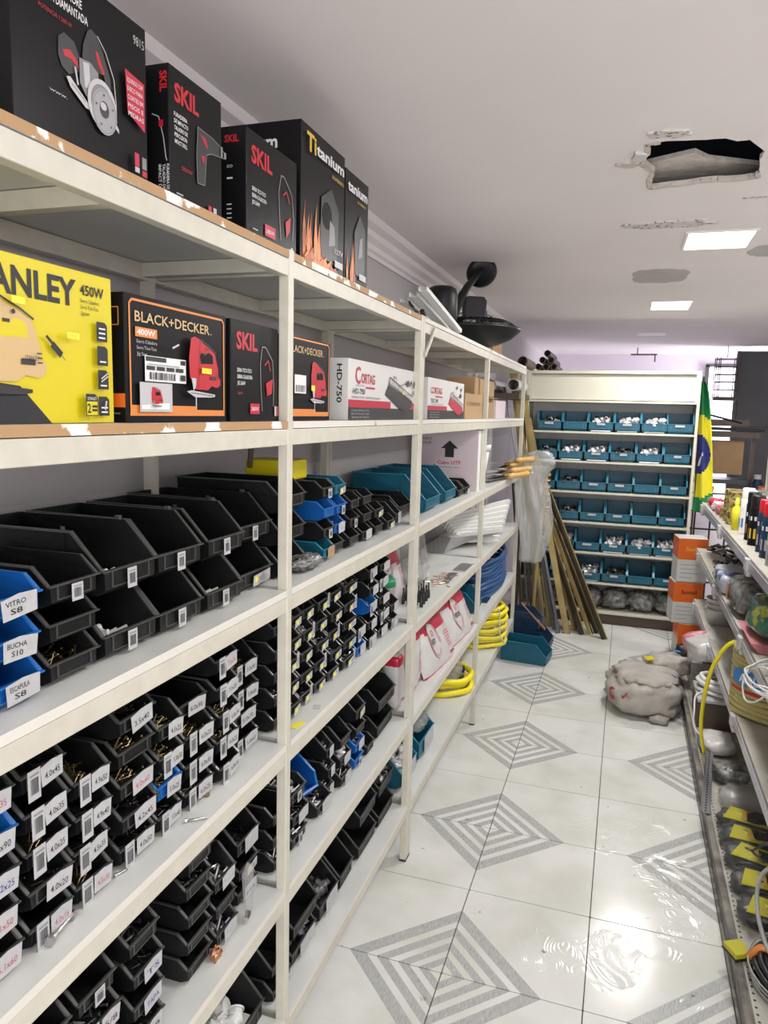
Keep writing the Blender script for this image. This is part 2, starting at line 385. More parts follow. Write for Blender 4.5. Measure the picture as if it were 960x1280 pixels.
struct('ceiling_rear', far, 'ceiling')
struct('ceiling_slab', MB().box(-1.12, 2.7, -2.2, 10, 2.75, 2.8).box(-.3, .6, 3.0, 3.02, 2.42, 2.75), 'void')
# broken plaster rim and loose board
rim = MB()
for i in range(n):
    a = Vector((dense[i][0], dense[i][1], CZ+.004)); b = Vector((dense[(i+1) % n][0], dense[(i+1) % n][1], CZ+.004))
    if a.y > 2.6 or a.x < .02: rim.bar(a, b, .012+random.random()*.008, .014)
O('broken_edge', rim, 'plaster', cei)
lb = MB(); lb.prism([(.002, 2.60), (.139, 2.53), (.184, 2.60), (.344, 2.70), (.371, 2.84), (.31, 2.88), (.065, 2.868), (-.03, 2.806)], 2.452, 2.466)
O('loose_plasterboard', lb, ['plaster'], cei)
O('loose_plasterboard', MB().prism([(0, 0), (.035, .01), (.04, .05), (.0, .06)], 0, .012), 'whitecarton', cei, (-.03, 2.31, CZ-.010), (0, 0, .2))
def cpatch(cx, cy, rx, ry, m, seed, z=.0035, jag=.3, e=.6, name='ceiling_patch'):
    rr = random.Random(seed); pts = []
    for i in range(30):
        t = i*PI/15; k = 1+rr.uniform(-jag, jag)*.4
        pts.append((cx+rx*k*math.copysign(abs(math.cos(t))**e, math.cos(t)), cy+ry*k*math.copysign(abs(math.sin(t))**e, math.sin(t))))
    b = MB(); b.prism(pts, CZ-z, CZ+.002); O(name, b, m, cei)
cpatch(.055, 2.19, .05, .025, 'flake', 1, .006, .6)
cpatch(.10, 3.17, .15, .05, 'flake', 2, .006, .5)
cpatch(.11, 4.30, .14, .2, 'patch', 3, .002, .15)
cpatch(-.05, 2.42, .03, .02, 'plaster', 4, .006, .8)
cpatch(.62, 3.75, .16, .12, 'patch', 5, .002, .2)
cpatch(.42, 2.86, .1, .015, 'flake', 6, .003, .7)
def lamp(x0, x1, y0, y1, z, lit, label):
    t = thing('ceiling_light', label, 'ceiling light', ((x0+x1)/2, (y0+y1)/2, z+.0135), group='panel lights in the ceiling')
    a, b = (x1-x0)/2, (y1-y0)/2; fr = MB(); w = .012
    fr.box(-a-w, a+w, -b-w, -b, -.02, 0).box(-a-w, a+w, b, b+w, -.02, 0).box(-a-w, -a, -b, b, -.02, 0).box(a, a+w, -b, b, -.02, 0)
    O('frame', fr, 'whiteplastic', t); O('diffuser', MB().box(-a, a, -b, b, -.016, -.004), 'lamp' if lit else 'lampoff', t)
lamp(.185, .435, 3.33, 3.64, CZ, 1, 'bright square ceiling panel light nearest the broken ceiling hole')
lamp(.10, .34, 5.2, 5.58, CZ, 1, 'lit ceiling panel light beyond the grey patched plaster')
lamp(.035, .28, 7.35, 7.65, CZ+.03, 0, 'dim ceiling panel light farthest back above the cabinet')
t = thing('ceiling_light', 'bright ceiling panel light over the near bay', 'ceiling light', (.40, 1.5, CZ)); t2 = None
O('diffuser', MB().box(-.12, .12, -.15, .15, -.016, 0), 'lamp', t); O('frame', MB().box(-.13, .13, -.16, -.15, -.02, 0).box(-.13, .13, .15, .16, -.02, 0).box(-.13, -.12, -.15, .15, -.02, 0).box(.12, .13, -.15, .15, -.02, 0), 'whiteplastic', t)
# ------------------------------------------------------------------ rear of the shop
gp = thing('grey_partition', 'dark grey panelled partition standing at the right rear', 'partition', (1.10, 8.8, 0))
for i in range(3):
    for j in range(3):
        O('panel', MB().box(i*.5+.004, i*.5+.496, 0, .05, j*.79+.004, j*.79+.786), 'greypanel', gp, bevel=.004)
O('frame', MB().box(-.03, 0, -.02, .06, 0, 2.38).box(0, 1.5, .01, .04, 0, 2.38), 'greypanel', gp)
wn = MB(); wn.box(.86, .90, 9.86, 9.9, .3, 2.3).box(1.5, 1.54, 9.86, 9.9, .3, 2.3).box(.86, 1.54, 9.86, 9.9, 2.28, 2.32).box(.86, 1.54, 9.86, 9.9, 1.3, 1.33)
wo = struct('window_1', wn, 'greypanel'); O('pane', MB().box(.90, 1.5, 9.88, 9.89, .3, 1.3), 'daywhite', wo); O('pane', MB().box(.90, 1.5, 9.88, 9.89, 1.33, 2.28), 'daywhite', wo)
dr = struct('door_1', MB().box(1.16, 1.5, 9.3, 9.34, 0, 1.86), 'brown'); O('door_frame', MB().box(1.13, 1.16, 9.29, 9.36, 0, 1.9).box(1.5, 1.53, 9.29, 9.36, 0, 1.9).box(1.13, 1.53, 9.29, 9.36, 1.86, 1.9), 'greycab', dr)
cg = thing('wire_cage_rack', 'rusty wire cage rack hanging high beside grey partition', 'rack', (.86, 8.6, 1.88))
cb = MB()
for i in range(6): cb.box(-.01, .22, -.01, 0, i*.08, i*.08+.008).box(-.01, .22, .14, .15, i*.08, i*.08+.008)
for x in (-.01, .03, .18, .22): cb.box(x-.004, x+.004, -.01, 0, 0, .42).box(x-.004, x+.004, .14, .15, 0, .42)
O('wire_frame', cb, 'rust', cg); O('tray', MB().box(-.01, .22, -.01, .15, -.03, 0), 'brown', cg); O('hanger', MB().tube([(.1, .07, .42), (.1, .07, .56)], .004, 6), 'rust', cg)
bk = thing('ceiling_bracket', 'dark iron hanging rod bracket under the rear ceiling', 'bracket', (.0, 8.9, 2.36))
O('rod', MB().box(-.02, .26, 0, .02, -.015, 0).tube([(.05, .01, 0), (.05, .01, .07)], .006, 6), 'rust', bk); O('hook', MB().stube([(.24, .01, 0), (.24, .01, -.09)], .008, 6), 'rust', bk)
mc = thing('machine_bench', 'old metal bench with wooden front panel behind the flag', 'bench', (.58, 7.4, .22))
O('wooden_panel', MB().box(.08, .44, 0, .03, .93, 1.24), 'cardboard', mc); O('top_plate', MB().box(-.05, .55, -.1, .4, 1.27, 1.32).box(.0, .46, -.05, .3, 1.37, 1.43), 'brown', mc)
O('barrel_rail', MB().tube([(-.05, -.12, 1.35), (.58, -.12, 1.34)], .014, 8).tube([(.0, -.05, 1.5), (.4, -.05, 1.40)], .01, 6), 'darkmetal', mc)
for x in (.0, .5): O('leg', MB().box(x, x+.03, 0, .03, -.22, 1.27), 'brown', mc)
O('lower_shelf', MB().box(0, .5, 0, .35, .84, .88), 'darkmetal', mc)
o = O('red_bin', MB().box(0, .22, 0, .2, 0, .12), 'orange2', loc=(1.13, 7.0, .96), bevel=.01); tag(o, 'low rust orange tub near the grey partition', 'tub')
jr = thing('dark_bottle', 'dark bottle standing before the grey partition', 'bottle', (1.14, 7.3, 1.0)); O('body', MB().lathe([(0, 0), (.05, 0), (.05, .14), (.03, .17), (0, .17)]), 'navy', jr); O('cap', MB().lathe([(.03, .17), (.03, .21), (0, .21)]), 'lgrey', jr)
st = thing('side_table', 'dark low table under the orange tub by grey partition', 'table', (1.05, 6.9, 0)); O('table_top', MB().box(-.05, .6, 0, .55, .92, .955), 'brown', st)
for x in (0, .5):
    for y in (.03, .48): O('leg', MB().box(x, x+.03, y, y+.03, 0, .92), 'brown', st)
st.location.z = 0
for ob in (jr,): ob.location.z = .955
o.location.z = .955
gr = thing('wire_grille', 'black wire grille panel leaning behind gondola end', 'grille', (.46, 6.35, .40))
gb = MB()
for i in range(4): gb.box(-.02+i*.115, -.02+i*.115+.014, 0, .01, -.4, .72)
for j in range(8): gb.box(-.02, .34, -.008, 0, -.36+j*.145, -.36+j*.145+.014)
O('wire_grid', gb, 'blackwire', gr)
wp = thing('white_plastic_sheet', 'pale crumpled plastic bundle behind black wire grille', 'plastic bundle', (.66, 6.7, 0)); O('sheet', MB().ell((0, 0, .42), .22, .12, .44, .6, .15, 3, 4), 'purplewall', wp, smooth=True)
# flag
fg = thing('brazil_flag', 'green yellow and blue national flag hanging beside the back cabinet', 'flag', (.512, 6.12, .0))
fb = MB(); nu, nv = 24, 60; H0, H1 = .93, 1.93
def fpt(a, h):      # a 0..1 across, h 0..1 up
    wdt = .03+.115*(1-h)**.6 if h > .0 else .14
    return (a*wdt+.01*(1-h), .02*math.sin(a*9+h*3)+.01, H0+h*(H1-H0))
vs = [fpt(i/nu, j/nv) for j in range(nv+1) for i in range(nu+1)]
o0 = len(fb.v); fb.v += vs
for j in range(nv):
    for i in range(nu):
        a = (i+.5)/nu; h = (j+.5)/nv; d = abs(h-.43)/.31+(1-a)*0.0+abs(a-.35)*.18
        r = math.hypot((a-.05)/.85, (h-.45)/.155)
        fb.f.append(tuple(o0+q for q in (j*(nu+1)+i, j*(nu+1)+i+1, (j+1)*(nu+1)+i+1, (j+1)*(nu+1)+i)))
        fb.m.append(2 if r < 1 else 1 if d < 1+.06*(1-a) else 0)
fo = O('flag_cloth', fb, ['green', 'flagyellow', 'flagblue'], fg, smooth=True); sm = fo.modifiers.new('s', 'SOLIDIFY'); sm.thickness = .002
O('pole', MB().tube([(.015, .03, -.0), (.015, .03, 1.97)], .007, 8), 'dark_pole', fg)
art('motto_band', fg, lambda u, v, z: (fpt(.12+u, v)[0], fpt(.12+u, v)[1]-.004-z, fpt(0, v)[2]), [('p', [(0, .36), (.1, .36), (.3, .45), (.25, .47), (.05, .40)], 'white')])

# ------------------------------------------------------------------ steel racks on the left
RB = .034; BT = .016; PT = .0235
def rack(y0, y1, levels_name, label, posts, first_x=0, edge='edge_white', dx=0.0):
    t = thing('steel_shelving', label, 'shelving unit', (0, 0, 0), group=None)
    x1 = XS+dx; x0 = x1-D
    for (py) in posts:
        O('post', MB().box(x1-PT, x1, py, py+PT, .006, LZ[0]+.004), 'steel', t, bevel=.002)
        O('post', MB().box(x0, x0+PT, py, py+PT, .006, LZ[0]+.004), 'steel', t)
        O('foot_cap', MB().box(x1-PT-.001, x1+.001, py-.001, py+PT+.001, 0, .008), 'blackwire', t); O('foot_cap', MB().box(x0-.001, x0+PT+.001, py-.001, py+PT+.001, 0, .008), 'blackwire', t)
    ps = [y0]+[p for p in posts if y0 < p < y1]+([y1] if y1 not in posts else [])
    segs = []
    allp = sorted(set(posts+[y0, y1]))
    for a, b in zip(allp, allp[1:]):
        a2 = a+PT if a in posts else a
        segs.append((a2, b))
    for li, z in enumerate(LZ):
        for a, b in segs:
            O('front_rail', MB().box(x1-PT, x1-.0015, a, b, z-BT-RB, z-BT), 'steel', t, bevel=.0015)
            O('back_rail', MB().box(x0+.001, x0+PT, a, b, z-BT-RB, z-BT), 'steel', t)
            e = 'edge_brown' if (li == 0 and a < 2.4) or (li == 1 and a < 1.3) else 'edge_white'
            bd = MB(); bd.box(x0+.002, x1, a, b, z-BT+.0015, z, 0); bd.add([(x1+.0002, a, z-BT+.0015), (x1+.0002, b, z-BT+.0015), (x1+.0002, b, z), (x1+.0002, a, z)], [(0, 1, 2, 3)], 1)
            O('shelf_board', bd, ['board', e], t)
            L = b-a; k = max(1, round(L/.52))
            for c in range(k+1):
                yc = a+L*c/k; yc = min(max(yc, a+.012), b-.012)
                O('crossbar', MB().box(x0+PT, x1-PT, yc-.011, yc+.011, z-BT-RB+.006, z-BT), 'steel', t)
    return t
rack(-.15, PY[1]-.028, 0, 'long cream steel rack with six shelves nearest the camera', [-.15, PY[0], PY[1]-.028], dx=0)
r2 = rack(PY[1], PY[3], 0, 'cream steel rack with six shelves farther down the aisle', [PY[1], PY[2], PY[3]])
O('brace', MB().bar((XS-.004+.008, PY[1]+.01, 1.84), (XS+.004, PY[1]+.14, 1.945), .006, .014), 'steel', r2)

# ------------------------------------------------------------------ storage bins
_bm = {}
def bin_mesh(w, d, h, lip, col):
    key = (round(w, 3), round(d, 3), round(h, 3), round(lip, 3), col)
    if key in _bm: return _bm[key]
    t = .0022; b = MB(); w2 = w/2; tb_ = w2*.93; s0 = -min(d*.30, (h-lip)*.85+.006)        # start of slope
    fb_ = -.014-lip*.15                                   # foot of front panel, undercut
    ch = lip*.28
    def side(sg, inn):
        k = t if inn else 0; q = 1 if sg > 0 else -1
        P = [(-d+k, tb_-k, k), (fb_-k, tb_-k, k), (-k, w2-k-.001, ch+k*0), (-k, w2-k, lip), (s0, w2-k, h), (-d+k, w2-k, h)]
        return [(x, q*y, z) for x, y, z in P]
    A, Bo, a, c = side(1, 0), side(-1, 0), side(1, 1), side(-1, 1)
    v = A+Bo+a+c
    f = []
    f.append((0, 1, 2, 3, 4, 5)); f.append((6, 11, 10, 9, 8, 7))
    f.append((12, 17, 16, 15, 14, 13)); f.append((18, 19, 20, 21, 22, 23))
    f += [(0, 6, 7, 1), (1, 7, 8, 2), (2, 8, 9, 3), (5, 11, 6, 0)]
    f += [(12, 13, 19, 18), (13, 14, 20, 19), (14, 15, 21, 20), (17, 12, 18, 23)]
    f += [(3, 9, 21, 15), (3, 15, 16, 4), (4, 16, 17, 5), (5, 17, 23, 11), (9, 10, 22, 21), (10, 11, 23, 22)]
    b.add(v, f, 0)
    # rims, their lighter colours paint in the edge highlights
    rw = .0042+.012*h; rt = .0022+.008*h
    def strip(p, q, off):
        p = Vector(p); q = Vector(q); n = (q-p).normalized(); o = Vector(off); u = n.cross(o).normalized()*rt
        if u.z < 0: u = -u
        vs = [p, q, q+o, p+o]; vs2 = [x-u for x in vs]
        b.add([tuple(x) for x in vs+vs2], [(0, 1, 2, 3), (7, 6, 5, 4), (0, 4, 5, 1), (1, 5, 6, 2), (2, 6, 7, 3), (3, 7, 4, 0)], 1)
    for q in (1, -1):
        strip((-d, q*w2, h), (s0, q*w2, h), (0, q*rw, 0)); strip((s0, q*w2, h), (0, q*w2, lip), (0, q*rw, 0))
    strip((0, -w2-rw, lip), (0, w2+rw, lip), (rw*.8, 0, 0)); strip((-d, -w2, h), (-d, w2, h), (-rw, 0, 0))
    # label pocket ribs on the front
    pz0, pz1 = ch+.002, lip-rt-.001
    for y in (-w2*.72, w2*.72): b.box(-.001, .0016, y-.0012, y+.0012, pz0, pz1, 1)
    b.box(-.001, .0016, -w2*.72, w2*.72, pz0, pz0+.0016, 1)
    if h > .085:
        for q in (1, -1): b.box(s0-.02, s0-.012, q*w2*1.0-.002, q*w2+.004*q+.002, h-.001, h+.006, 1); b.box(s0-.018, s0-.014, q*w2-.0015*0, q*w2+.003*q, h*.45, h, 0)
    _bm[key] = b.mesh('bin_body', [col, col+'_rim']); return _bm[key]
_cm = {}
def contents(kind, w, d, lip, h):
    key = (kind, round(w, 2), round(d, 2), round(lip, 2)); 
    if key in _cm: return _cm[key]
    rr = random.Random(sum(map(ord, kind)) % 99+int(w*1000)); b = MB(); ww = w*.40
    nn = {'screw': 46, 'bolt': 30, 'plug': 22, 'fit': 46, 'cap': 26}[kind.split('_')[0]]
    mats = {'screw_brass': ['brass'], 'screw_dark': ['darkmetal'], 'screw_zinc': ['zinc'], 'bolt_zinc': ['zinc'], 'bolt_dark': ['darkmetal'], 'plug_white': ['whiteplastic'], 'fit_zinc': ['zinc', 'lgrey'], 'fit_white': ['whiteplastic', 'lgrey'], 'fit_dark': ['darkmetal', 'zinc'], 'cap_white': ['whiteplastic']}[kind]
    # bed so that the heap is not hollow
    top = lip*.72
    if kind[:4] != 'plug': b.box(-d+.006, -.012, -ww, ww, .004, top*.62, 0)
    for i in range(nn):
        x = -.012-rr.random()**1.3*(d*.62); y = rr.uniform(-ww*.92, ww*.92); z = top*rr.uniform(.62, 1.05); a = rr.uniform(0, PI); e = rr.uniform(-.35, .6)
        k = kind.split('_')[0]
        dr_ = Vector((math.cos(a)*math.cos(e), math.sin(a)*math.cos(e), math.sin(e)))
        if k in ('screw', 'bolt'):
            L = rr.uniform(.014, .026) if k == 'screw' else rr.uniform(.016, .03); r = .0011 if k == 'screw' else .0022
            p = Vector((x, y, z)); q = p+dr_*L
            q.x = min(max(q.x, -d+.01), -.004); q.y = max(min(q.y, ww), -ww)
            b.tube([p, q], [r*.5 if k == 'screw' else r, r], 4, 0); b.tube([q, q+dr_*.0015], r*2.2, 6, 0)
        elif k == 'plug':
            p = Vector((x*.6-.045, y*.75, z*.6+.004)); b.tube([p, p+Vector((dr_.x, dr_.y*.6, abs(dr_.z)))*.026], [.0045, .0062], 8, 0)
        elif k == 'cap':
            p = Vector((x-.02, y*.85, z+.01)); b.tube([p, p+dr_*.02], [.017, .015], 12, 0); b.tube([p+dr_*.02, p+dr_*.024], [.019, .019], 12, 0)
        else:
            r = rr.uniform(.008, .015); p = Vector((x-.02, y*.85, z+.006+.03*(h > .12)*rr.random())); b.tube([p, p+dr_*.025], r, 8, i % 2); b.tube([p+dr_*.025, p+dr_*.034], r*1.25, 6, (i+1) % 2)
    _cm[key] = b.mesh('bin_contents', mats); return _cm[key]
_cardm = {}
def card(parent, w, lip, txt, ink, style, col='paper'):
    """paper label on the bin front, local +x"""
    z1 = lip+.001; z0 = lip*.28; hh = z1-z0; x = .0045+.012*.05
    rr = random.Random(str(txt)+style)
    if style in ('hand', 'handbar'):
        u0, u1 = (-w*.08, w*.44) if style == 'handbar' else (-w*.2, w*.42)
        key = ('h', round(u0, 3), round(u1, 3), round(z0, 3), col)
        if key not in _cardm:
            b = MB(); pts = [(u0, z0-.003), (u1, z0-.001), (u1+.002, z1+.0), (u0+(u1-u0)*.5, z1+.0025), (u0-.001, z1-.001)]
            b.prism(pts, x, x+.0006, mp=lambda a, c, q: (q, a, c)); _cardm[key] = b.mesh('label_card', [col])
        c = link('label_card', _cardm[key], parent)
        c.rotation_euler.x = rr.uniform(-.10, .10)
        if txt and ' ' in txt:
            p_, q_ = txt.split(' '); art('handwriting', c, fx(x+.0006), [('t', p_, u0+.005, z0+hh*.56, hh*.26, (u1-u0)*.6, ink, .012), ('t', q_, u0+.012, z0+hh*.14, hh*.28, (u1-u0)*.35, ink, .012)], eps=.0002)
        elif txt: art('handwriting', c, fx(x+.0006), [('t', txt, u0+.006, z0+hh*.22, hh*.36, (u1-u0)*.72, ink, .006)], eps=.0002)
        else: art('handwriting', c, fx(x+.0006), [('l', [(u0+.005+i*(u1-u0)*.13, z0+hh*(.35+.3*rr.random())) for i in range(6)], .0008, 'grey')], eps=.0002)
    if style in ('bar', 'handbar', 'yellowbar'):
        if style == 'handbar': a, b_ = -w*.42, -w*.42+.022; zz0, zz1 = -.004, lip+.004
        elif style == 'yellowbar': a, b_ = w*.30, w*.30+.012; zz0, zz1 = lip*.2, lip+.012
        else: a, b_ = -w*.12, -w*.12+.022; zz0, zz1 = lip*.15, lip-.004
        b = MB(); b.box(x, x+.0008, a, b_, zz0, zz1); c = O('barcode_tag', b, ['paper'], parent)
        art('barcode', c, fx(x+.0008), [('bar', a+.004, zz0+(zz1-zz0)*.2, b_-.004, zz0+(zz1-zz0)*.72, 'ink'), ('r', a+.003, zz0+(zz1-zz0)*.8, b_-.003, zz0+(zz1-zz0)*.86, 'grey')], eps=.0002)
    if style in ('yellow', 'yellowbar'):
        b = MB(); a, b_ = -w*.16, w*.40; b.prism([(a, z0-.004), (b_, z0+.001), (b_+.002, z1-.007), (a+.003, z1-.012)], x, x+.0006, mp=lambda p, q, r: (r, p, q)); c = O('label_card', b, ['paper_soft'], parent)
        art('yellow_dot', c, fx(x+.0006), [('c', a+.014, (z0+z1)/2-.005, .0068, .0062, 'yellow_dot')]+[('r', a+.024, z0+.004+.004*i, b_-.004-.004*i, z0+.0055+.004*i, 'grey') for i in range(3)]+([('t', txt, .012, z0+.006, .008, .014, 'ink')] if txt else []), eps=.0003)
ORD = ['first', 'second', 'third', 'fourth', 'fifth', 'sixth', 'seventh', 'eighth', 'ninth', 'tenth', 'eleventh', 'twelfth', 'thirteenth', 'fourteenth']
SH = ['top', 'second', 'third', 'fourth', 'fifth', 'bottom']
CN = {'black': 'black', 'teal': 'teal', 'blue': 'bright blue', 'navy': 'navy'}
def put_bin(loc, rz, w, d, h, lip, col, label, group, txt=None, ink='ink', style=None, cont=None, tilt=None, cardcol='paper'):
    t = thing('storage_bin', label, 'storage bin', loc, rz, group, rot=(tilt[0], tilt[1], rz+tilt[2]) if tilt else None)
    link('bin_body', bin_mesh(w, d, h, lip, col), t)
    if cont:
        c = link('bin_contents', contents(cont, w, d, lip, h), t); c['kind'] = 'stuff'
    if style: card(t, w, lip, txt, ink, style, cardcol)
    return t
XF = -.722
CT = {'screw_brass': 'brass screws', 'screw_dark': 'dark screws', 'screw_zinc': 'zinc screws', 'bolt_zinc': 'zinc bolts', 'bolt_dark': 'dark bolts', 'plug_white': 'white plugs', 'cap_white': 'white pipe caps', 'fit_zinc': 'metal fittings', 'fit_white': 'white fittings', 'fit_dark': 'dark fittings'}
def column(lv, bay, ci, y0, y1, pitch, bins, d=.15, lip=None, xf=XF, base=0):
    """bins listed bottom to top: dict or colour"""
    n = len(bins); w = (y1-y0)-.012
    for k, bn in enumerate(bins):
        bn = dict(bn) if isinstance(bn, dict) else {'c': bn}
        c = bn.get('c', 'black'); h = bn.get('h', pitch); l_ = bn.get('lip', lip or pitch*.62)
        ww = bn.get('w', w); dd = bn.get('d', d)
        txt = bn.get('t'); st = bn.get('s'); ct = bn.get('k')
        place = 'single in' if n == 1 else ('topmost in' if k == n-1 else 'lowest in' if k == 0 else ORD[n-1-k]+' from top in')
        mk = f' marked {txt}' if txt else ''
        cts = (' of '+CT[ct]) if (ct and not txt) else ''
        lab = f"{CN[c]} bin{mk}{cts}, {place} {ORD[ci]} stack, {bay} bay, {SH[lv]} shelf"
        put_bin((xf+random.uniform(-.004, .004)+bn.get('dx', 0), (y0+y1)/2+bn.get('dy', 0)+random.uniform(-.0015, .0015), LZ[lv]+.0005+base+k*(pitch+.0006)), random.uniform(-.02, .02), ww, dd, h-.001, l_, c, lab,
                f'bins stacked on the {SH[lv]} shelf', txt, bn.get('ink', 'ink'), st, ct, bn.get('tilt'), bn.get('cc', 'paper'))
def b(t=None, s='handbar', k='screw_brass', c='black', **kw): return dict(t=t, s=s if (t or s != 'handbar') else None, k=k, c=c, **kw)
# --- third shelf, near bay
N = 'near'
column(2, N, 0, .655, .755, .055, [b('ESCAPULA S8', 'hand', None, 'blue'), b('BUCHA S10', 'hand', None, 'blue'), b('VITRO S8', 'hand', None, 'blue')], d=.20, lip=.034)
column(2, N, 1, .765, .868, .055, [b(None, None, 'screw_brass'), b(None, None, None), b(None, 'bar', None, h=.06)], d=.2, lip=.034)
column(2, N, 2, .875, 1.012, .10, [b(None, 'bar', 'plug_white'), b(None, 'bar', 'plug_white')], d=.27, lip=.042)
column(2, N, 3, 1.012, 1.148, .10, [b(None, 'bar', None), b(None, 'bar', None)], d=.27, lip=.042)
column(2, N, 4, 1.163, 1.298, .10, [b(None, 'bar', 'plug_white'), b(None, 'bar', None)], d=.27, lip=.042)
column(2, N, 5, 1.325, 1.485-.085, .10, [b(None, 'yellow', None, w=.135, dy=.03, dx=-.022), b(None, 'bar', None, w=.135, dy=.03, dx=-.022)], d=.27, lip=.042)
column(2, 'middle', 0, 1.475, 1.615, .075, ['black', 'black', b(None, None, None)], d=.27, lip=.04, xf=XF-.01)
Mi = 'middle'
column(2, Mi, 1, 1.70, 1.78, .052, [b(None, 'hand', None, 'teal', cc='cardboard', d=.2), b(None, 'bar', None), b(None, None, 'plug_white', 'blue', d=.2), b(None, 'bar', 'screw_zinc', d=.2)], d=.17, lip=.033)
column(2, Mi, 2, 1.785, 1.865, .052, ['black', b(None, 'hand', 'screw_zinc', 'blue'), b(None, 'bar', 'plug_white', 'blue'), b(None, 'yellow', 'screw_zinc', 'teal')], d=.17, lip=.033)
column(2, Mi, 3, 1.895, 1.98, .052, ['black', b(None, 'bar', None), 'black'], d=.17, lip=.033)
column(2, Mi, 4, 2.005, 2.09, .052, [b(None, 'hand', None), 'black', 'black'], d=.17, lip=.033)
column(2, Mi, 5, 2.12, 2.205, .052, ['black', b(None, 'yellow', None)], d=.17, lip=.033)
column(2, Mi, 6, 2.24, 2.325, .052, [b(None, 'yellow', None)], d=.17, lip=.033)
column(2, Mi, 7, 2.345, 2.41, .052, [dict(c='black', s='hand', h=.085)], d=.24, lip=.045, xf=-.73)
column(2, 'far', 0, 2.48, 2.64, .09, [dict(c='black')], d=.24, lip=.05, xf=-.76)
column(2, 'far', 1, 2.70, 2.94, .15, ['teal'], d=.30, lip=.055)
column(2, 'far', 2, 3.03, 3.25, .15, ['teal'], d=.30, lip=.055)
column(2, 'far', 3, 3.275, 3.41, .07, ['black'], d=.2, lip=.035)
column(2, 'far', 4, 3.43, 3.555, .07, [b(None, 'yellow', None)], d=.2, lip=.035)
# --- fourth shelf, near bay
P = .054
column(3, N, 0, .53, .61, P, [b('6.0x50'), b('5.0x45'), b('5.0x30'), b('4.5x45'), b('4.2x38')], lip=.035)
column(3, N, 1, .617, .700, P, [b('6.1x60', 'hand', ink='red_ink'), b('6.1x50', 'hand', ink='red_ink'), b('4.2x25', 'hand', ink='blue_ink'), b('4.2x90', 'hand', 'screw_brass', 'blue'), b('4.2x35', 'hand', None, ink='red_ink')], lip=.035)
column(3, N, 2, .706, .792, P, [b('4.0x16', ink='red_ink', k=None), b('4.0x20', 'hand', 'screw_dark'), b('4.0x25'), b('4.0x35', k=None), b('4.0x45', k='screw_dark')], lip=.035)
column(3, N, 3, .798, .880, P, [b('4.5x30', ink='red_ink'), b('4.5x35', k='screw_dark'), b('4.9x40', k='screw_dark'), b('4.9x50', k='screw_brass', h=.062)], lip=.035)
column(3, N, 4, .896, .992, P, [b('4.0x50', k='screw_dark'), b('4.2x45', 'hand', 'screw_dark'), b('4.0x60', 'hand', ink='red_ink'), b(None, None, 'screw_brass'), b('3.5x40', 'hand', 'screw_dark')], lip=.035)
column(3, N, 5, .996, 1.072, P, [b('5.5x40', k='screw_dark'), b('5.0x25', 'hand', 'screw_brass', 'blue'), b('5.0x50'), b('4.5x25', 'hand', h=.062)], lip=.035)
column(3, N, 6, 1.080, 1.18, P, [b('6.0x25', k='screw_dark'), b('6.0x30', k=None), b('6.0x35', k='screw_brass', h=.062), b('6.0x90', 'hand', None, dx=-.02, h=.05)], lip=.035)
column(3, N, 7, 1.187, 1.276, P, [b('6.0x16', k=None), b('6.0x22'), b('6.0x14'), b('7.0x20', k=None), b('7.0x30', ink='red_ink', k=None)], lip=.035)
column(3, N, 8, 1.285, 1.402, P, [b('5.0x65', k=None, w=.1), b('5.0x70', 'hand', None, w=.1), b('5.0x80', k='screw_dark', w=.1), b('5.0x90', k='screw_brass', w=.1, h=.07)], lip=.035, xf=XF-.025)
# middle bay
yy = [(1.435, 1.50, 5), (1.508, 1.580, 5), (1.586, 1.662, 5), (1.672, 1.756, 5), (1.765, 1.853, 5), (1.864, 1.975, 5), (1.985, 2.07, 2), (2.078, 2.166, 5), (2.18, 2.29, 5), (2.30, 2.395, 2)]
for ci, (a, c_, n_) in enumerate(yy):
    L = []
    for k in range(n_):
        s = ['yellow', 'yellow', 'yellowbar'][(k*2+ci) % 3] if ci < 6 else ('handbar' if (k+ci) % 2 else 'hand')
        c = 'blue' if (ci == 6 and k == 0) or (ci == 7 and k == 2) else 'black'
        L.append(dict(c=c, s=s, t=(None if ci < 6 else None), k=[None, 'screw_zinc', 'screw_dark', None][(k+ci) % 4], **({'h': .09, 'lip': .045} if ci == 9 and False else {})))
    column(3, Mi, ci, a, c_, P, L, d=.16, lip=.034, xf=XF-.004)
# --- fifth shelf
column(4, N, 0, .50, .58, P, [b(k='bolt_dark')]*4, lip=.035)
column(4, N, 1, .60, .68, P, [b(k='bolt_dark')]*4, lip=.035)
column(4, N, 2, .69, .785, P, [b('5/16', 'hand', 'bolt_dark'), b(k='bolt_dark'), b('3/8', 'hand', 'bolt_dark'), b(k=None)], lip=.035)
column(4, N, 3, .795, .885, P, [b('M8', 'hand', 'screw_dark'), b('1/4', 'handbar', 'bolt_zinc'), b('5/8', 'handbar', 'bolt_dark'), b(None, 'bar', None)], lip=.035)
column(4, N, 4, .915, 1.002, .056, [b('AB', 'hand', 'screw_dark'), b('TAPA', 'hand', None, ink='blue_ink'), b('TS', 'hand', 'screw_dark', ink='blue_ink'), b(None, None, 'bolt_dark')], lip=.036)
column(4, N, 5, 1.078, 1.168, .054, [b(k=None), b(k=None), b(k=None), b(k='bolt_dark'), b(k=None, h=.045)], lip=.035)
column(4, N, 6, 1.176, 1.262, .056, [b(None, 'hand', 'bolt_zinc'), b(k=None), b(None, 'hand', 'bolt_zinc', h=.075)], lip=.036)
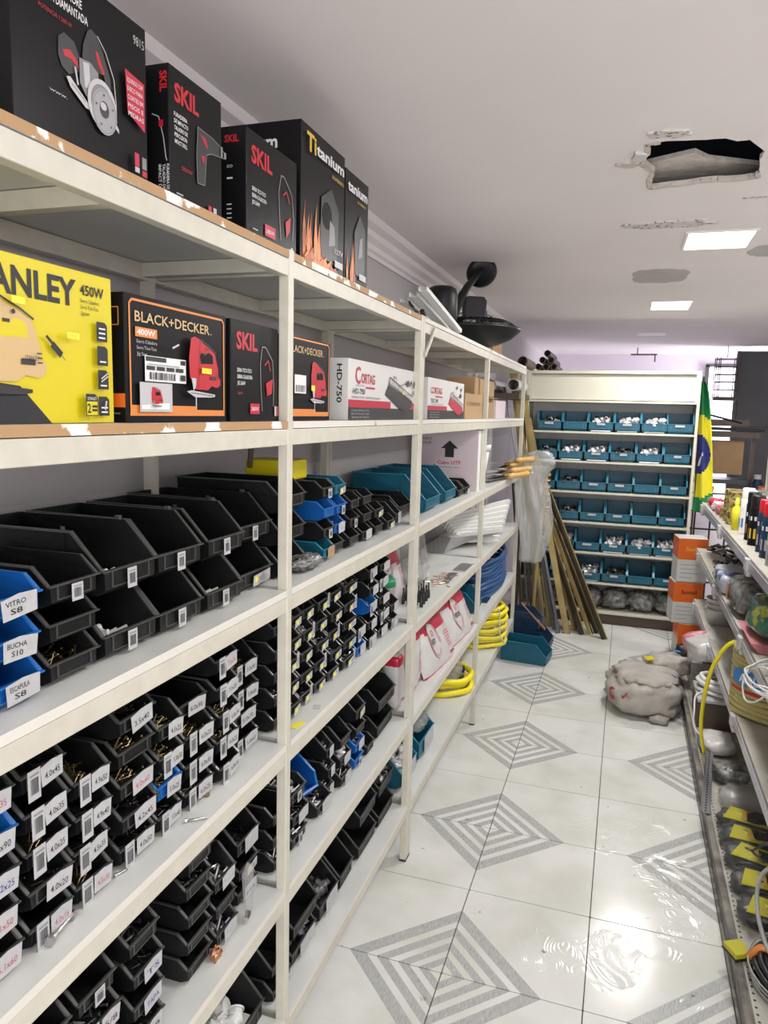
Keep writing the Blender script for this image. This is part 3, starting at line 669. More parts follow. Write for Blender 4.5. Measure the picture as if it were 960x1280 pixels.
column(4, N, 7, 1.295, 1.395, .056, [b('M6', 'hand', None, ink='blue_ink', w=.08), b(None, 'yellow', None, w=.08), b(None, 'hand', 'screw_dark', h=.08, lip=.045, w=.09)], lip=.036, xf=XF-.02)
column(4, Mi, 0, 1.435, 1.52, .056, [b(None, 'hand', 'bolt_zinc'), b(None, 'hand', None), b(None, None, None)], lip=.036)
column(4, Mi, 1, 1.528, 1.625, .056, [b(None, 'handbar', 'bolt_zinc', t='8x50'), b(None, 'hand', None), b(None, 'handbar', 'bolt_zinc', t='8x60')] if False else [dict(c='black', s='bar', k='bolt_zinc'), dict(c='black', s='hand', k='bolt_dark'), dict(c='black', s='bar', k='bolt_zinc')], lip=.036)
column(4, Mi, 2, 1.685, 1.783, .056, [dict(c='black', s='hand', k='bolt_zinc')], lip=.038, d=.12)
put_bin((XF-.03, 1.665, LZ[4]+.07), -.15, .075, .2, .06, .035, 'blue', 'bright blue bin tipped forward above the black bins, middle bay, fifth shelf', 'bins stacked on the fifth shelf', tilt=(0, .55, -.1))
column(4, Mi, 3, 1.79, 1.845, .056, [dict(c='black', s='hand', k='bolt_zinc'), dict(c='black', s='hand', k='bolt_zinc'), dict(c='black', s='hand', k='bolt_zinc', h=.07)], lip=.036, xf=XF-.015)
column(4, Mi, 4, 1.86, 1.945, .056, [dict(c='black', s='hand', k='bolt_zinc'), dict(c='black', s='hand', k='fit_zinc'), dict(c='black', s=None, h=.075)], lip=.036)
column(4, Mi, 5, 1.975, 2.06, .05, [dict(c='blue', s='bar'), dict(c='blue', s='hand', k='screw_zinc'), dict(c='black'), dict(c='black', s='yellow', h=.08, lip=.04)], lip=.034)
column(4, Mi, 6, 2.075, 2.15, .056, [dict(c='black', k='bolt_dark')], lip=.036)
column(4, Mi, 7, 2.175, 2.39, .088, [dict(c='black', w=.17), dict(c='black', w=.17)], lip=.05, d=.24)
# --- bottom shelf
column(5, N, 0, .60, .80, .11, ['black', 'black'], d=.27, lip=.055)
column(5, N, 1, .83, 1.01, .11, ['black', 'black'], d=.27, lip=.055)
column(5, N, 2, 1.03, 1.19, .11, [dict(c='black', s='hand')], d=.27, lip=.055)
column(5, N, 3, 1.20, 1.40, .12, [dict(c='black', k='cap_white', w=.17)], d=.29, lip=.06)
column(5, Mi, 0, 1.43, 1.535, .06, [dict(c='black', s='yellow'), dict(c='black', h=.1)], d=.2, lip=.035)
column(5, Mi, 1, 1.545, 1.70, .075, [dict(c='black', s='hand', k='fit_dark'), dict(c='black', h=.10)], d=.24, lip=.045)
column(5, Mi, 2, 1.72, 1.86, .12, [dict(c='black', s='hand', k='fit_dark')], d=.27, lip=.055)
column(5, Mi, 3, 1.87, 1.985, .12, ['black'], d=.27, lip=.055)
column(5, Mi, 4, 2.03, 2.20, .105, ['black', 'black'], d=.27, lip=.05)
column(5, Mi, 5, 2.225, 2.395, .105, ['black', dict(c='black', k='fit_dark')], d=.27, lip=.05)
column(5, 'far', 0, 2.50, 2.70, .13, [dict(c='teal', s='hand', k='fit_white')], d=.30, lip=.07)
column(5, 'far', 1, 2.73, 2.96, .15, [dict(c='teal', s='hand')], d=.30, lip=.09)
column(4, 'far', 0, 3.86, 4.06, .12, ['teal'], d=.28, lip=.055)
# ------------------------------------------------------------------ rear cabinet of teal bins
cab = thing('bin_cabinet', 'cream steel cabinet of teal bins at the end of the aisle', 'cabinet', (0, 0, 0))
CX0, CX1, CY, CD = -.78, .497, 5.95, .34
CZS = [1.77, 1.53, 1.30, 1.06, .82, .58, .34, .105]
O('side_panel', MB().box(CX0, CX0+.02, CY, CY+CD, 0, 2.0), 'creamcab', cab, bevel=.002); O('side_panel', MB().box(CX1-.02, CX1, CY, CY+CD, 0, 2.0), 'creamcab', cab, bevel=.002)
O('back_panel', MB().box(CX0+.02, CX1-.02, CY+CD-.01, CY+CD, .05, 2.0), 'greycab', cab); O('top_panel', MB().box(CX0+.02, CX1-.02, CY, CY+CD-.01, 1.975, 1.998), 'creamcab', cab)
O('upper_door_panel', MB().box(CX0+.035, CX1-.035, CY+.03, CY+.04, 1.775, 1.972), 'creamcab', cab, bevel=.002)
O('upper_frame', MB().box(CX0+.02, CX0+.036, CY+.004, CY+.04, 1.772, 1.975).box(CX1-.036, CX1-.02, CY+.004, CY+.04, 1.772, 1.975), 'creamcab', cab)
for z in CZS: O('shelf', MB().box(CX0+.02, CX1-.02, CY+.002, CY+CD-.01, z-.016, z), 'creamcab', cab, bevel=.0015)
O('plinth', MB().box(CX0+.02, CX1-.02, CY+.04, CY+.06, 0, .088), 'brown', cab)
wb = .193
kinds = [['fit_dark', None, 'fit_zinc', 'fit_white', 'fit_white', None], ['fit_dark', 'fit_zinc', 'fit_zinc', 'fit_dark', 'fit_zinc', None], [None, 'fit_dark', None, None, None, None],
         ['fit_dark', 'fit_dark', None, None, None, None], ['fit_zinc', 'fit_zinc', None, 'fit_zinc', 'fit_white', 'fit_zinc'], [None, 'fit_zinc', 'fit_zinc', 'fit_dark', None, None]]
rn = ['top', 'second', 'third', 'fourth', 'fifth', 'lowest']
x0s = [-.685, -.705, -.71, -.71, -.73, -.71]
for ri in range(6):
    for k in range(6):
        xc = x0s[ri]+.0965+k*.1955
        if xc+.1 > CX1-.02: xc = CX1-.02-.1
        kd = kinds[ri][k]
        lab = f"teal bin {('of '+CT[kd]) if kd else 'looking empty'}, {ORD[k]} from left in {rn[ri]} bin row of rear cabinet"
        t = thing('storage_bin', lab, 'storage bin', (xc, CY+.012, CZS[ri+1]+.0005), -PI/2+random.uniform(-.02, .02), 'teal bins in the rear cabinet')
        link('bin_body', bin_mesh(.181, .26, .155, .075, 'teal'), t)
        if kd: c = link('bin_contents', contents(kd, .181, .26, .088, .15), t); c['kind'] = 'stuff'
        if (ri*6+k) % 3 != 1:
            O('label_card', MB().box(.008, .009, -.03+random.uniform(-.01, .01), .03, .052, .068), 'paper' if k % 2 else 'paper_soft', t)
for k in range(5):
    o = O('bagged_fittings', MB().ell((0, 0, .085), .13, .11, .08, .8, .25, 3, k+3), 'greybag', loc=(-.42+k*.205-.0, CY+.16, CZS[7]+.004), smooth=True)
    tag(o, f"crinkled bag of fittings on the cabinet's bottom shelf, {ORD[k]} from left", 'bag', 'bags on the bottom cabinet shelf'); o.scale = (.82, 1, .95)
# pipe bundle on top, behind the cabinet
pp = [(-.66, 2.06), (-.59, 2.06), (-.70, 2.05), (-.62, 2.115), (-.55, 2.10), (-.52, 2.045)]
for k, (x, z) in enumerate([(-.70, 2.028), (-.64, 2.028), (-.58, 2.028), (-.67, 2.08), (-.605, 2.08), (-.635, 2.132)]):
    bb = MB(); R_ = .026; bb.tube([(0, 0, 0), (0, .55, 0)], R_, 14, cap=False); bb.tube([(0, .55, 0), (0, .0, 0)], R_*.82, 14, cap=False)
    bb.add([(r*math.cos(t*PI/7), 0, r*math.sin(t*PI/7)) for r in (R_, R_*.82) for t in range(14)], [(t, (t+1) % 14, 14+(t+1) % 14, 14+t) for t in range(14)])
    o = O('dark_pipe', bb, 'brown', loc=(x, CY+.01, z-.002), smooth=True); tag(o, f"dark round pipe on cabinet top, {['first', 'second', 'third'][k] + ' of bottom row' if k < 3 else ['left of upper row', 'right of upper row', 'topmost of the stack'][k-3]}", 'pipe', 'pipes on the cabinet top')
for k, (x, y, z, R_) in enumerate([(-.80, 5.35, 1.86, .045), (-.965, 5.35, 1.855, .045), (-.72, 5.2, 1.985+.03, .035)]):
    bb = MB(); bb.tube([(0, 0, 0), (0, .5, 0)], R_, 16, cap=False); bb.tube([(0, .5, 0), (0, .0, 0)], R_*.85, 16, cap=False)
    bb.add([(r*math.cos(t*PI/8), 0, r*math.sin(t*PI/8)) for r in (R_, R_*.85) for t in range(16)], [(t, (t+1) % 16, 16+(t+1) % 16, 16+t) for t in range(16)])
    o = O('wide_pipe', bb, 'lgrey' if k < 2 else 'brown', loc=(x, y, z), smooth=True); tag(o, ['wide grey pipe end nearest the end post under rack top', 'wide grey pipe end left of the first, under rack top', 'dark pipe end beside the top of the end post'][k], 'pipe')
pr_ = thing('pipe_cradle', 'dark cradle rack holding wide pipes behind the end post', 'rack', (-.88, 5.5, 0))
O('cradle_shelf', MB().box(-.16, .13, -.18, .4, 1.76, 1.80), 'brown', pr_); O('upright', MB().box(-.16, -.13, .0, .03, 0, 1.76), 'brown', pr_); O('upright', MB().box(.10, .13, .3, .33, 0, 1.76), 'brown', pr_)

# ------------------------------------------------------------------ boxed tools
def carton(name, label, y0, y1, x1, dep, z0, h, m='bk_box', items=None, side=None, group=None, cat='box', rz=0):
    t = thing(name, label, cat, (x1, y0, z0+.0006), rz, group)
    w = y1-y0
    O('carton', MB().box(-dep, 0, 0, w, 0, h), m, t, bevel=.0015)
    O('lid_seam', MB().box(-dep*.5-.0006, -dep*.5+.0006, .003, w-.003, h, h+.0006), 'dgrey', t)
    if items: art('front_print', t, fx(0), items)
    if side: art('side_print', t, fy(0), side)
    return t
def SHF(d, L):
    out = []
    for it in L:
        t = it[0]
        if t == 'p': out.append(('p', [(max(0, u+d), v) for u, v in it[1]], it[2]))
        elif t == 'l': out.append(('l', [(u+d, v) for u, v in it[1]], it[2], it[3]))
        elif t == 't': out.append((it[0], it[1], it[2]+d)+tuple(it[3:]))
        elif t in ('r', 'bar'): out.append((t, it[1]+d, it[2], it[3]+d, it[4], it[5]))
        else: out.append((t, it[1]+d)+tuple(it[2:]))
    return out
def jigsaw(u, v, s, m1='red', m2='dgrey', bl='lgrey'):
    """jigsaw picture with its handle opening, lower left at u, v, height s"""
    def q(L): return [(u+a*s*1.86, v+c*s) for a, c in L]
    hole_m = 'yellow' if m1 == 'tan' else 'bk_box'
    return [('p', q([(.05, .70), (.06, .43), (.14, .27), (.31, .27), (.36, .33), (.44, .31), (.49, .35), (.49, .44), (.46, .47), (.46, .57), (.44, .66), (.41, .80), (.33, .87), (.25, .92), (.2, .97), (.13, 1.0), (.08, .97)]), m1),
            ('p', q([(.195, .74), (.22, .80), (.33, .80), (.375, .77), (.385, .65), (.21, .635)]), hole_m), ('p', q([(.20, .84), (.31, .84), (.30, .785), (.24, .775), (.20, .80)]), m1), ('r', u+.44*s, v+.755*s, u+.52*s, v+.785*s, m2),
            ('l', q([(.21, .975), (.27, .93), (.34, .885), (.42, .81)]), .018*s, m2), ('l', q([(.195, .97), (.185, .60), (.17, .30)]), .008*s, m2), ('r', u+.62*s, v+.42*s, u+.78*s, v+.47*s, m2),
            ('r', u+.80*s, v+.52*s, u+.86*s, v+.53*s, m2), ('r', u+.80*s, v+.48*s, u+.86*s, v+.49*s, m2), ('r', u+.80*s, v+.44*s, u+.86*s, v+.45*s, m2), ('c', u+.55*s, v+.85*s, .022*s, .02*s, m2),
            ('p', q([(.065, .43), (.13, .42), (.12, .30), (.09, .25)]), bl), ('p', q([(0, .235), (.06, .255), (.39, .21), (.39, .18), (.33, .165), (.11, .16)]), bl), ('l', q([(.05, .22), (.36, .19)]), .01*s, m2),
            ('r', u+.21*s, v, u+.235*s, v+.17*s, bl)]
def circ_saw(u, v, s):
    q = lambda L: [(u+a*s*.9, v+c*s) for a, c in L]
    R = [('p', q([(.02, .55), (.03, .72), (.12, .79), (.28, .76), (.36, .64), (.34, .50), (.18, .42), (.07, .46)]), 'dgrey2'), ('p', q([(.09, .62), (.20, .66), (.32, .60), (.33, .53), (.22, .58), (.12, .57)]), 'red'),
         ('p', q([(.40, .66), (.42, .80), (.50, .96), (.56, 1.0), (.66, .97), (.76, .84), (.88, .62), (.90, .40), (.80, .40), (.78, .58), (.68, .76), (.60, .86), (.54, .84), (.52, .66)]), 'dgrey2'),
         ('p', q([(.54, .84), (.60, .86), (.68, .76), (.76, .62), (.60, .60), (.52, .66)]), 'dgrey'), ('p', q([(.62, .82), (.67, .80), (.78, .64), (.74, .62), (.66, .70)]), 'red'), ('l', q([(.66, .97), (.80, .86), (.94, .64), (.97, .40), (.97, .20)]), .0016, 'lgrey'),
         ('p', q([(.34, .64), (.52, .66), (.66, .60), (.64, .36), (.44, .30), (.34, .40)]), 'grey'), ('p', q([(.40, .62), (.50, .64), (.52, .40), (.42, .38)]), 'lgrey'),
         ('p', q([(.12, .38), (.18, .40), (.46, .24), (.48, .18), (.42, .18), (.18, .30)]), 'lgrey'), ('l', q([(.2, .34), (.42, .24)]), .0015, 'grey'), ('l', q([(.26, .52), (.30, .36)]), .003, 'lgrey'), ('p', q([(.90, .16), (1.0, .10), (1.0, .14), (.92, .22)]), 'lgrey')]
    cu, cv = u+.66*s, v+.24*s
    R += [('c', cu-.03*s, cv+.06*s, .23*s, .25*s, 'grey'), ('ring', cu-.03*s, cv+.06*s, .23*s, .25*s, .05*s, 'lgrey'), ('c', cu, cv, .20*s, .23*s, 'lgrey2'), ('ring', cu, cv, .185*s, .215*s, .008*s, 'grey'), ('c', cu-.005*s, cv+.02*s, .075*s, .085*s, 'dgrey'), ('c', cu-.02*s, cv+.05*s, .05*s, .04*s, 'lgrey')]
    R += [('c', cu+.14*math.cos(a)*s, cv+.165*math.sin(a)*s, .011*s, .012*s, 'dgrey') for a in (.4, 1.66, 2.9, 4.2, 5.4)]
    return R
def drill_outline(u, v, s):
    q = lambda L: [(u+a*s, v+c*s) for a, c in L]
    return [('p', q([(.1, .95), (.55, .92), (.75, .88), (.78, .7), (.5, .66), (.36, .6), (.3, .1), (.08, .08), (.06, .5)]), 'dgrey'),
            ('l', q([(.1, .95), (.55, .92), (.75, .88), (.95, .80), (.95, .72), (.78, .7), (.5, .66), (.36, .6), (.30, .1), (.08, .08), (.06, .5), (.1, .95)]), .012*s, 'grey'),
            ('p', q([(.16, .86), (.34, .84), (.40, .70), (.34, .72)]), 'red'), ('p', q([(.2, .55), (.3, .56), (.27, .40), (.22, .48)]), 'red'), ('r', u+.80*s, v+.70*s, u+.86*s, v+.88*s, 'grey'), ('r', u+.90*s, v+.72*s, u+.97*s, v+.82*s, 'grey')]
ztop, zsec = LZ[0], LZ[1]
BX = -.695
carton('saw_box', 'large black box showing a circular saw, nearest on top shelf', .715, .967, BX, .20, ztop, .215, items=[
    ('t', 'SERRA MARMORE', .045, .178, .010, .075, 'white', .01), ('t', 'SIERRA DIAMANTADA', .045, .163, .010, .085, 'white', .01), ('t', 'POTENCIA 1.200 W', .045, .147, .005, .055, 'red'), ('t', '9815', .222, .184, .012, .024, 'lgrey')]
    + circ_saw(.072, .038, .124)+[('p', [(.196, .14), (.238, .135), (.238, .07), (.200, .085)], 'pink_red')]
    + [('t', s, .2, .125-i*.011, .006, .034, 'white') for i, s in enumerate(['EQUIPADO COM', 'DISCO PARA', 'CORTES EM', 'PISOS E', 'PEDRAS'])]
    + [('r', .212, .018, .222, .036, 'pink_red'), ('r', .212, .010, .222, .017, 'lgrey'), ('r', .228, .018, .238, .034, 'grey'), ('r', .228, .008, .238, .016, 'red'), ('t', 'www.', .05, .055, .004, .03, 'lgrey')], side=[('t', 'SKIL', -.15, .15, .02, .09, 'red', .03)])
carton('drill_box', 'black box with an impact drill, second on top shelf', 1.022, 1.175, BX, .16, ztop, .196, items=[
    ('t', 'SKIL', .014, .148, .026, .068, 'red', .035)]+[('t', s, .012, .125-i*.010, .006, w_, 'white', .01) for i, (s, w_) in enumerate([('FURADEIRA', .036), ('DE IMPACTO', .038), ('TALADRO DE', .036), ('PERCUSION', .034), ('IMPACT DRILL', .034)])]
    + [('t', '550W', .03, .05, .006, .03, 'red')]+drill_outline(.066, .035, .10)+[('r', .105, .006, .115, .016, 'red'), ('r', .12, .006, .13, .016, 'lgrey'), ('r', .012, .010, .03, .012, 'lgrey')],
    side=[('t', 'SKIL', -.015, .185, .012, .03, 'red', .035, -PI/2), ('l', [(-.03, .125), (-.018, .12), (-.01, .09), (-.006, .06), (-.004, .055)], .0015, 'lgrey'), ('r', -.018, .105, -.010, .115, 'red')]
    + [('t', s, -.005-i*.007, .05, .005, .048, 'white', .01, -PI/2) for i, s in enumerate(['FURADEIRA DE IMP', 'TALADRO DE PER', 'IMPACT DRILL'])])
carton('jigsaw_box', 'black box with a jigsaw outline, third on top shelf', 1.262, 1.478, BX, .16, ztop, .19, items=[
    ('t', 'SKIL', .018, .135, .030, .085, 'red', .035)]+[('t', s, .02, .085-i*.012, .007, w_, 'white', .01) for i, (s, w_) in enumerate([('SERRA TICO-TICO', .055), ('SIERRA CALADORA', .058), ('JIG SAW', .03)])]
    + [('l', [(.14, .02), (.135, .06), (.13, .11), (.14, .145), (.155, .145), (.19, .12), (.2, .07), (.195, .03)], .0025, 'grey'), ('l', [(.15, .11), (.165, .12), (.18, .1)], .003, 'red'), ('p', [(.16, .06), (.185, .075), (.18, .045), (.165, .03)], 'red'), ('r', .07, .014, .115, .036, 'pink_red'), ('t', '380W', .075, .02, .008, .034, 'white'), ('r', .185, .005, .195, .015, 'lgrey'), ('r', .02, .015, .04, .017, 'lgrey')],
    side=[('t', 'SKIL', -.045, .165, .012, .03, 'red', .035), ('t', 'SO', -.04, .12, .005, .012, 'white'), ('r', -.04, .10, -.028, .103, 'white')]+[('r', -.04, .03+i*.008, -.03, .032+i*.008, 'white') for i in range(4)])
def flames(u, w, s, k):
    R = []; rr = random.Random(k)
    for i in range(9):
        a = u+rr.uniform(0, w); h = s*rr.uniform(.4, 1); ww = w*.13
        R.append(('p', [(a, .004), (a+ww, .004), (a+ww*1.3, h*.4), (a+ww*.7, h*.7), (a+ww*.9, h), (a+ww*.2, h*.72), (a-ww*.3, h*.4)], 'flame' if i % 2 else 'orange'))
    return R
tit = lambda w: flames(.01, w*.38, .15, 3)+[('p', [(.2*w+.06, .03), (w*.80, .02), (w*.84, .15), (w*.65, .19), (w*.42, .16), (w*.40, .06)], 'dgrey'), ('c', w*.55, .125, w*.12, .03, 'bk_box2'), ('p', [(w*.6, .06), (w*.75, .07), (w*.73, .11), (w*.62, .12)], 'grey')]+flames(.02, w*.7, .045, 9)+[
    ('t', 'Ti', .02, .235, .036, .05, 'gold_print', .03), ('t', 'tanium', .072, .238, .024, w-.09, 'white', .03), ('t', 'BOMBEIRO', w-.09, .214, .008, .07, 'gold_print'), ('r', w-.07, .02, w-.02, .035, 'lgrey'), ('t', '127V', w-.07, .05, .012, .05, 'lgrey')]
carton('heater_box', 'tall black box with flames and white lettering, fourth on top shelf', 1.498, 1.752, BX, .20, ztop, .288, items=tit(.254), side=[('t', 'ium', -.11, .235, .026, .055, 'white', .03), ('t', 'DO BRASIL', -.09, .215, .006, .035, 'white')])
carton('heater_box', 'narrower flame-printed black box at far end of top shelf boxes', 1.757, 1.925, BX, .20, ztop, .27, items=flames(.01, .06, .12, 5)+[('p', [(.07, .03), (.14, .02), (.14, .15), (.1, .18), (.06, .13)], 'dgrey'), ('t', 'tanium', .012, .222, .024, .14, 'white', .03), ('t', 'BOMBEIRO', .08, .205, .006, .06, 'gold_print'), ('p', [(.09, .07), (.12, .08), (.12, .13), (.1, .12)], 'grey'), ('r', .1, .02, .15, .035, 'lgrey')])
# second shelf
sk = jigsaw(-.03, .028, .15, 'tan', 'dgrey', 'dgrey')
carton('jigsaw_box', 'bright yellow tool box with tan jigsaw on second shelf', .56, .878, BX, .20, zsec, .198, 'yellow', items=SHF(-.017, [
    ('p', [(0, .0), (.215, .0), (.165, .045), (.0, .058)], 'ink'), ('t', 'STANLEY', .079, .152, .032, .186, 'ink', .03), ('t', '450W', .272, .168, .013, .046, 'ink', .02)]
    + [('t', s, .272, .158-i*.008, .005, w_, 'ink') for i, (s, w_) in enumerate([('Sierra Caladora', .036), ('Serra Tico-Tico', .034), ('Jigsaw', .016)])]
    + [(i_[0],)+tuple(i_[1:]) for i_ in jigsaw(.079, .012, .14, 'tan', 'dgrey', 'dgrey')]
    + [('t', 'STANLEY', .170, .076, .006, .022, 'dgrey'), ('l', [(.205, .108), (.222, .094)], .004, 'ink'), ('l', [(.214, .099), (.230, .086)], .009, 'ink'), ('l', [(.229, .087), (.236, .080)], .001, 'ink')]
    + [('p', [(.296, z), (.317, z), (.317, z+.022), (.312, z+.026), (.296, z+.026)], 'ink') for z in (.110, .078, .046, .010)] + [('r', .299, z, .312, z+.002, 'white') for z in (.114, .12, .126, .082, .05, .014, .02)]+[('l', [(.300, .060), (.314, .068)], .002, 'lgrey'), ('l', [(.300, .056), (.314, .064)], .002, 'lgrey'), ('l', [(.306, .018), (.309, .030)], .003, 'lgrey')]
    + [('p', [(.268, .010), (.291, .010), (.291, .034), (.286, .039), (.268, .039)], 'ink'), ('r', .269, .011, .290, .029, 'yellow'), ('t', '2', .270, .014, .012, .007, 'ink', .02), ('r', .279, .016, .289, .019, 'ink'), ('r', .279, .021, .289, .024, 'ink'), ('t', 'STANLEY', .270, .031, .004, .018, 'white')]
    + [('r', .236, .108, .258, .116, 'yellow_dot'), ('t', '194', .240, .109, .005, .012, 'gold_print'), ('r', .148, .14, .168, .148, 'yellow_dot')]))
bdw = .282
def bd_items(w, sc=1):
    it = [('r', .008, .010, w-.008, .014, 'orange'), ('p', [(.012, .010), (w-.012, .010), (w-.012, .020), (w*.66, .020), (w*.64, .026), (.012, .026)], 'orange'), ('l', [(.010, .012), (.010, .172), (.016, .178), (w-.016, .178), (w-.010, .172), (w-.010, .012)], .0035, 'orange'),
        ('t', 'BLACK+DECKER', .022, .148, .015, w*.72, 'tan', .012), ('t', '.', .022+w*.73, .148, .015, .003, 'tan')]
    return it
carton('jigsaw_box', 'black box with orange frame and red jigsaw on second shelf', .905, 1.187, BX, .17, zsec, .186, items=bd_items(bdw)+[
    ('r', .022, .126, .075, .140, 'orange'), ('t', '400W', .026, .129, .0085, .044, 'white', .02)]+[('t', s, .024, .117-i*.009, .005, w_, 'lgrey') for i, (s, w_) in enumerate([('Sierra Caladora', .05), ('Serra Tico-Tico', .048), ('Jig Saw', .024)])]
    + [('r', .042, .062, .150, .100, 'white'), ('r', .044, .092, .096, .099, 'dgrey'), ('r', .134, .091, .148, .098, 'dgrey')]+[('r', .045+i*.025, .079, .066+i*.025, .085, 'dgrey') for i in range(4)]+[('bar', .052, .065, .118, .076, 'ink'), ('r', .132, .066, .146, .075, 'dgrey'), ('r', .046, .087, .13, .088, 'grey')]
    + [('r', .026, .016, .108, .060, 'lgrey'), ('p', [(.03, .02), (.1, .02), (.1, .03), (.03, .026)], 'white')]+jigsaw(.050, .018, .036, 'red', 'dgrey', 'grey')+jigsaw(.140, .022, .118)+[('r', .184, .081, .214, .090, 'yellow_dot'), ('t', '219', .190, .083, .006, .018, 'gold_print'), ('l', [(.1, .115), (.118, .122)], .003, 'lgrey')],
    side=[('l', [(-.035, .165), (-.01, .165), (-.01, .14), (-.035, .14)], .0015, 'orange'), ('r', -.17, .022, -.001, .042, 'orange2'), ('r', -.08, .012, -.01, .014, 'grey')])
carton('jigsaw_box', 'matt black box with red lettering, right of orange-framed one, second shelf', 1.203, 1.395, BX, .19, zsec, .186, items=[
    ('t', 'SKIL', .02, .135, .030, .082, 'red', .035)]+[('t', s, .022, .092-i*.012, .007, w_, 'white', .01) for i, (s, w_) in enumerate([('SERRA TICO-TICO', .055), ('SIERRA CALADORA', .058), ('JIG SAW', .03)])]
    + [('l', [(.12, .02), (.115, .06), (.112, .11), (.12, .145), (.135, .145), (.165, .12), (.17, .07), (.168, .03)], .0025, 'grey'), ('l', [(.13, .11), (.145, .12), (.155, .1)], .003, 'red'), ('p', [(.135, .075), (.165, .085), (.16, .055), (.14, .05)], 'red'), ('r', .07, .014, .108, .034, 'pink_red'), ('t', '380W', .074, .02, .008, .03, 'white'), ('r', .172, .01, .18, .03, 'lgrey'), ('r', .182, .01, .188, .03, 'red'), ('t', '380W', .02, .05, .005, .02, 'red')])
carton('jigsaw_box', 'black and orange jigsaw box seen just right of near post', 1.425, 1.675, BX, .17, zsec, .182, items=bd_items(.25)+jigsaw(.125, .022, .112)+[('r', .130, .068, .150, .080, 'yellow_dot'), ('r', .04, .06, .1, .1, 'white'), ('bar', .045, .063, .095, .078, 'ink')])
def cutter(u, v, w, h, m):
    q = lambda L: [(u+a*w, v+c*h) for a, c in L]
    return [('p', q([(0, .45), (.12, .75), (1, .30), (.98, .12), (.75, -.05), (.55, .0)]), m), ('l', q([(.14, .98), (1, .45)]), .003, 'dgrey'), ('l', q([(.10, .90), (.98, .38)]), .003, 'lgrey'), ('l', q([(.1, .8), (.96, .30)]), .003, 'dgrey'), ('l', q([(.14, .98), (.1, .6)]), .004, 'dgrey'),
            ('l', q([(.26, .9), (.28, 1.02), (.36, .98), (.36, .8)]), .003, 'dgrey'), ('l', q([(.45, .75), (.75, .85)]), .002, 'dgrey'), ('c', u+.8*w, v+.86*h, .016, .010, 'dgrey')]
carton('tile_cutter_box', 'long white carton with red lettering and black tile cutter', 1.80, 2.43, BX, .14, zsec, .160, 'whitecarton', items=[
    ('r', 0, 0, .63, .034, 'dgrey'), ('r', 0, .034, .36, .054, 'pink_red'), ('r', .53, .034, .63, .054, 'pink_red'), ('t', 'C', .050, .098, .044, .040, 'pink_red', .02), ('t', 'ORTAG', .096, .100, .026, .112, 'pink_red', .02), ('r', .13, .086, .208, .091, 'pink_red'), ('t', 'INDUSTRIAL', .05, .090, .005, .07, 'grey'),
    ('t', 'HD-750', .030, .070, .014, .095, 'ink', .01), ('t', 'CORTADOR DE PISOS CERAMICOS PORCELANATO', .02, .058, .006, .24, 'ink')]+[('t', s, .02, .024-i*.009, .005, .14, 'lgrey') for i, s in enumerate(['Corta pisos ceramicos ate 12 mm', 'Base de aluminio rigida', 'Garantia de 12 meses'])]
    + cutter(.30, .03, .29, .10, 'dgrey')+[('p', [(.47, .082), (.49, .095), (.495, .09), (.475, .077)], 'yellow_dot'), ('p', [(.555, .115), (.565, .13), (.575, .12), (.565, .105)], 'ink'), ('p', [(.59, .105), (.60, .13), (.61, .12), (.60, .10)], 'ink'), ('r', .59, .08, .6, .095, 'ink')],
    side=[('t', 'HD-750', -.032, .145, .014, .10, 'ink', .02, -PI/2)])
carton('tile_cutter_box', 'shorter white carton with red lettering behind second post', 2.60, 3.215, BX, .14, zsec, .152, 'whitecarton', items=[
    ('r', 0, 0, .615, .034, 'dgrey'), ('r', 0, .034, .3, .05, 'pink_red'), ('t', 'CORTAG', .04, .095, .024, .17, 'pink_red', .02), ('r', .11, .082, .22, .087, 'pink_red'), ('t', 'TEC-90', .04, .062, .014, .11, 'ink', .01), ('t', 'CORTADOR DE PISOS', .04, .053, .005, .2, 'grey')]+[('t', s, .03, .024-i*.009, .005, .14, 'lgrey') for i, s in enumerate(['Corta pisos ate 9 mm', 'Base reforcada', 'Garantia'])]+cutter(.32, .02, .27, .09, 'pink_red')+[('p', [(.45, .12), (.46, .14), (.48, .13)], 'ink'), ('p', [(.53, .11), (.54, .135), (.56, .125)], 'ink')])
# cardboard cartons
t = carton('cardboard_box', 'worn brown cardboard box with faint red print on second shelf', 3.25, 3.665, BX, .18, zsec, .115, 'cardboard', items=[('t', 'A CERAMICA', .03, .06, .018, .32, 'rust')])
t2 = carton('cardboard_box', 'open brown carton with ragged flaps behind third post', 3.70, 4.05, BX-.01, .18, zsec, .11, 'cardboard'); 
O('flap', MB().bar((0, .03, .11), (.02, .03, .02), .02, .002).box(.0, .03, .05, .3, .105, .108), 'cardboard', t2)
carton('cardboard_box', 'brown carton lying on top of the cardboard boxes', 3.60, 4.15, BX-.03, .15, zsec+.117, .085, 'cardboard')
carton('white_box', 'pale lilac box at far end of second shelf', 4.12, 4.45, BX-.01, .16, zsec, .1, 'pinkcarton')
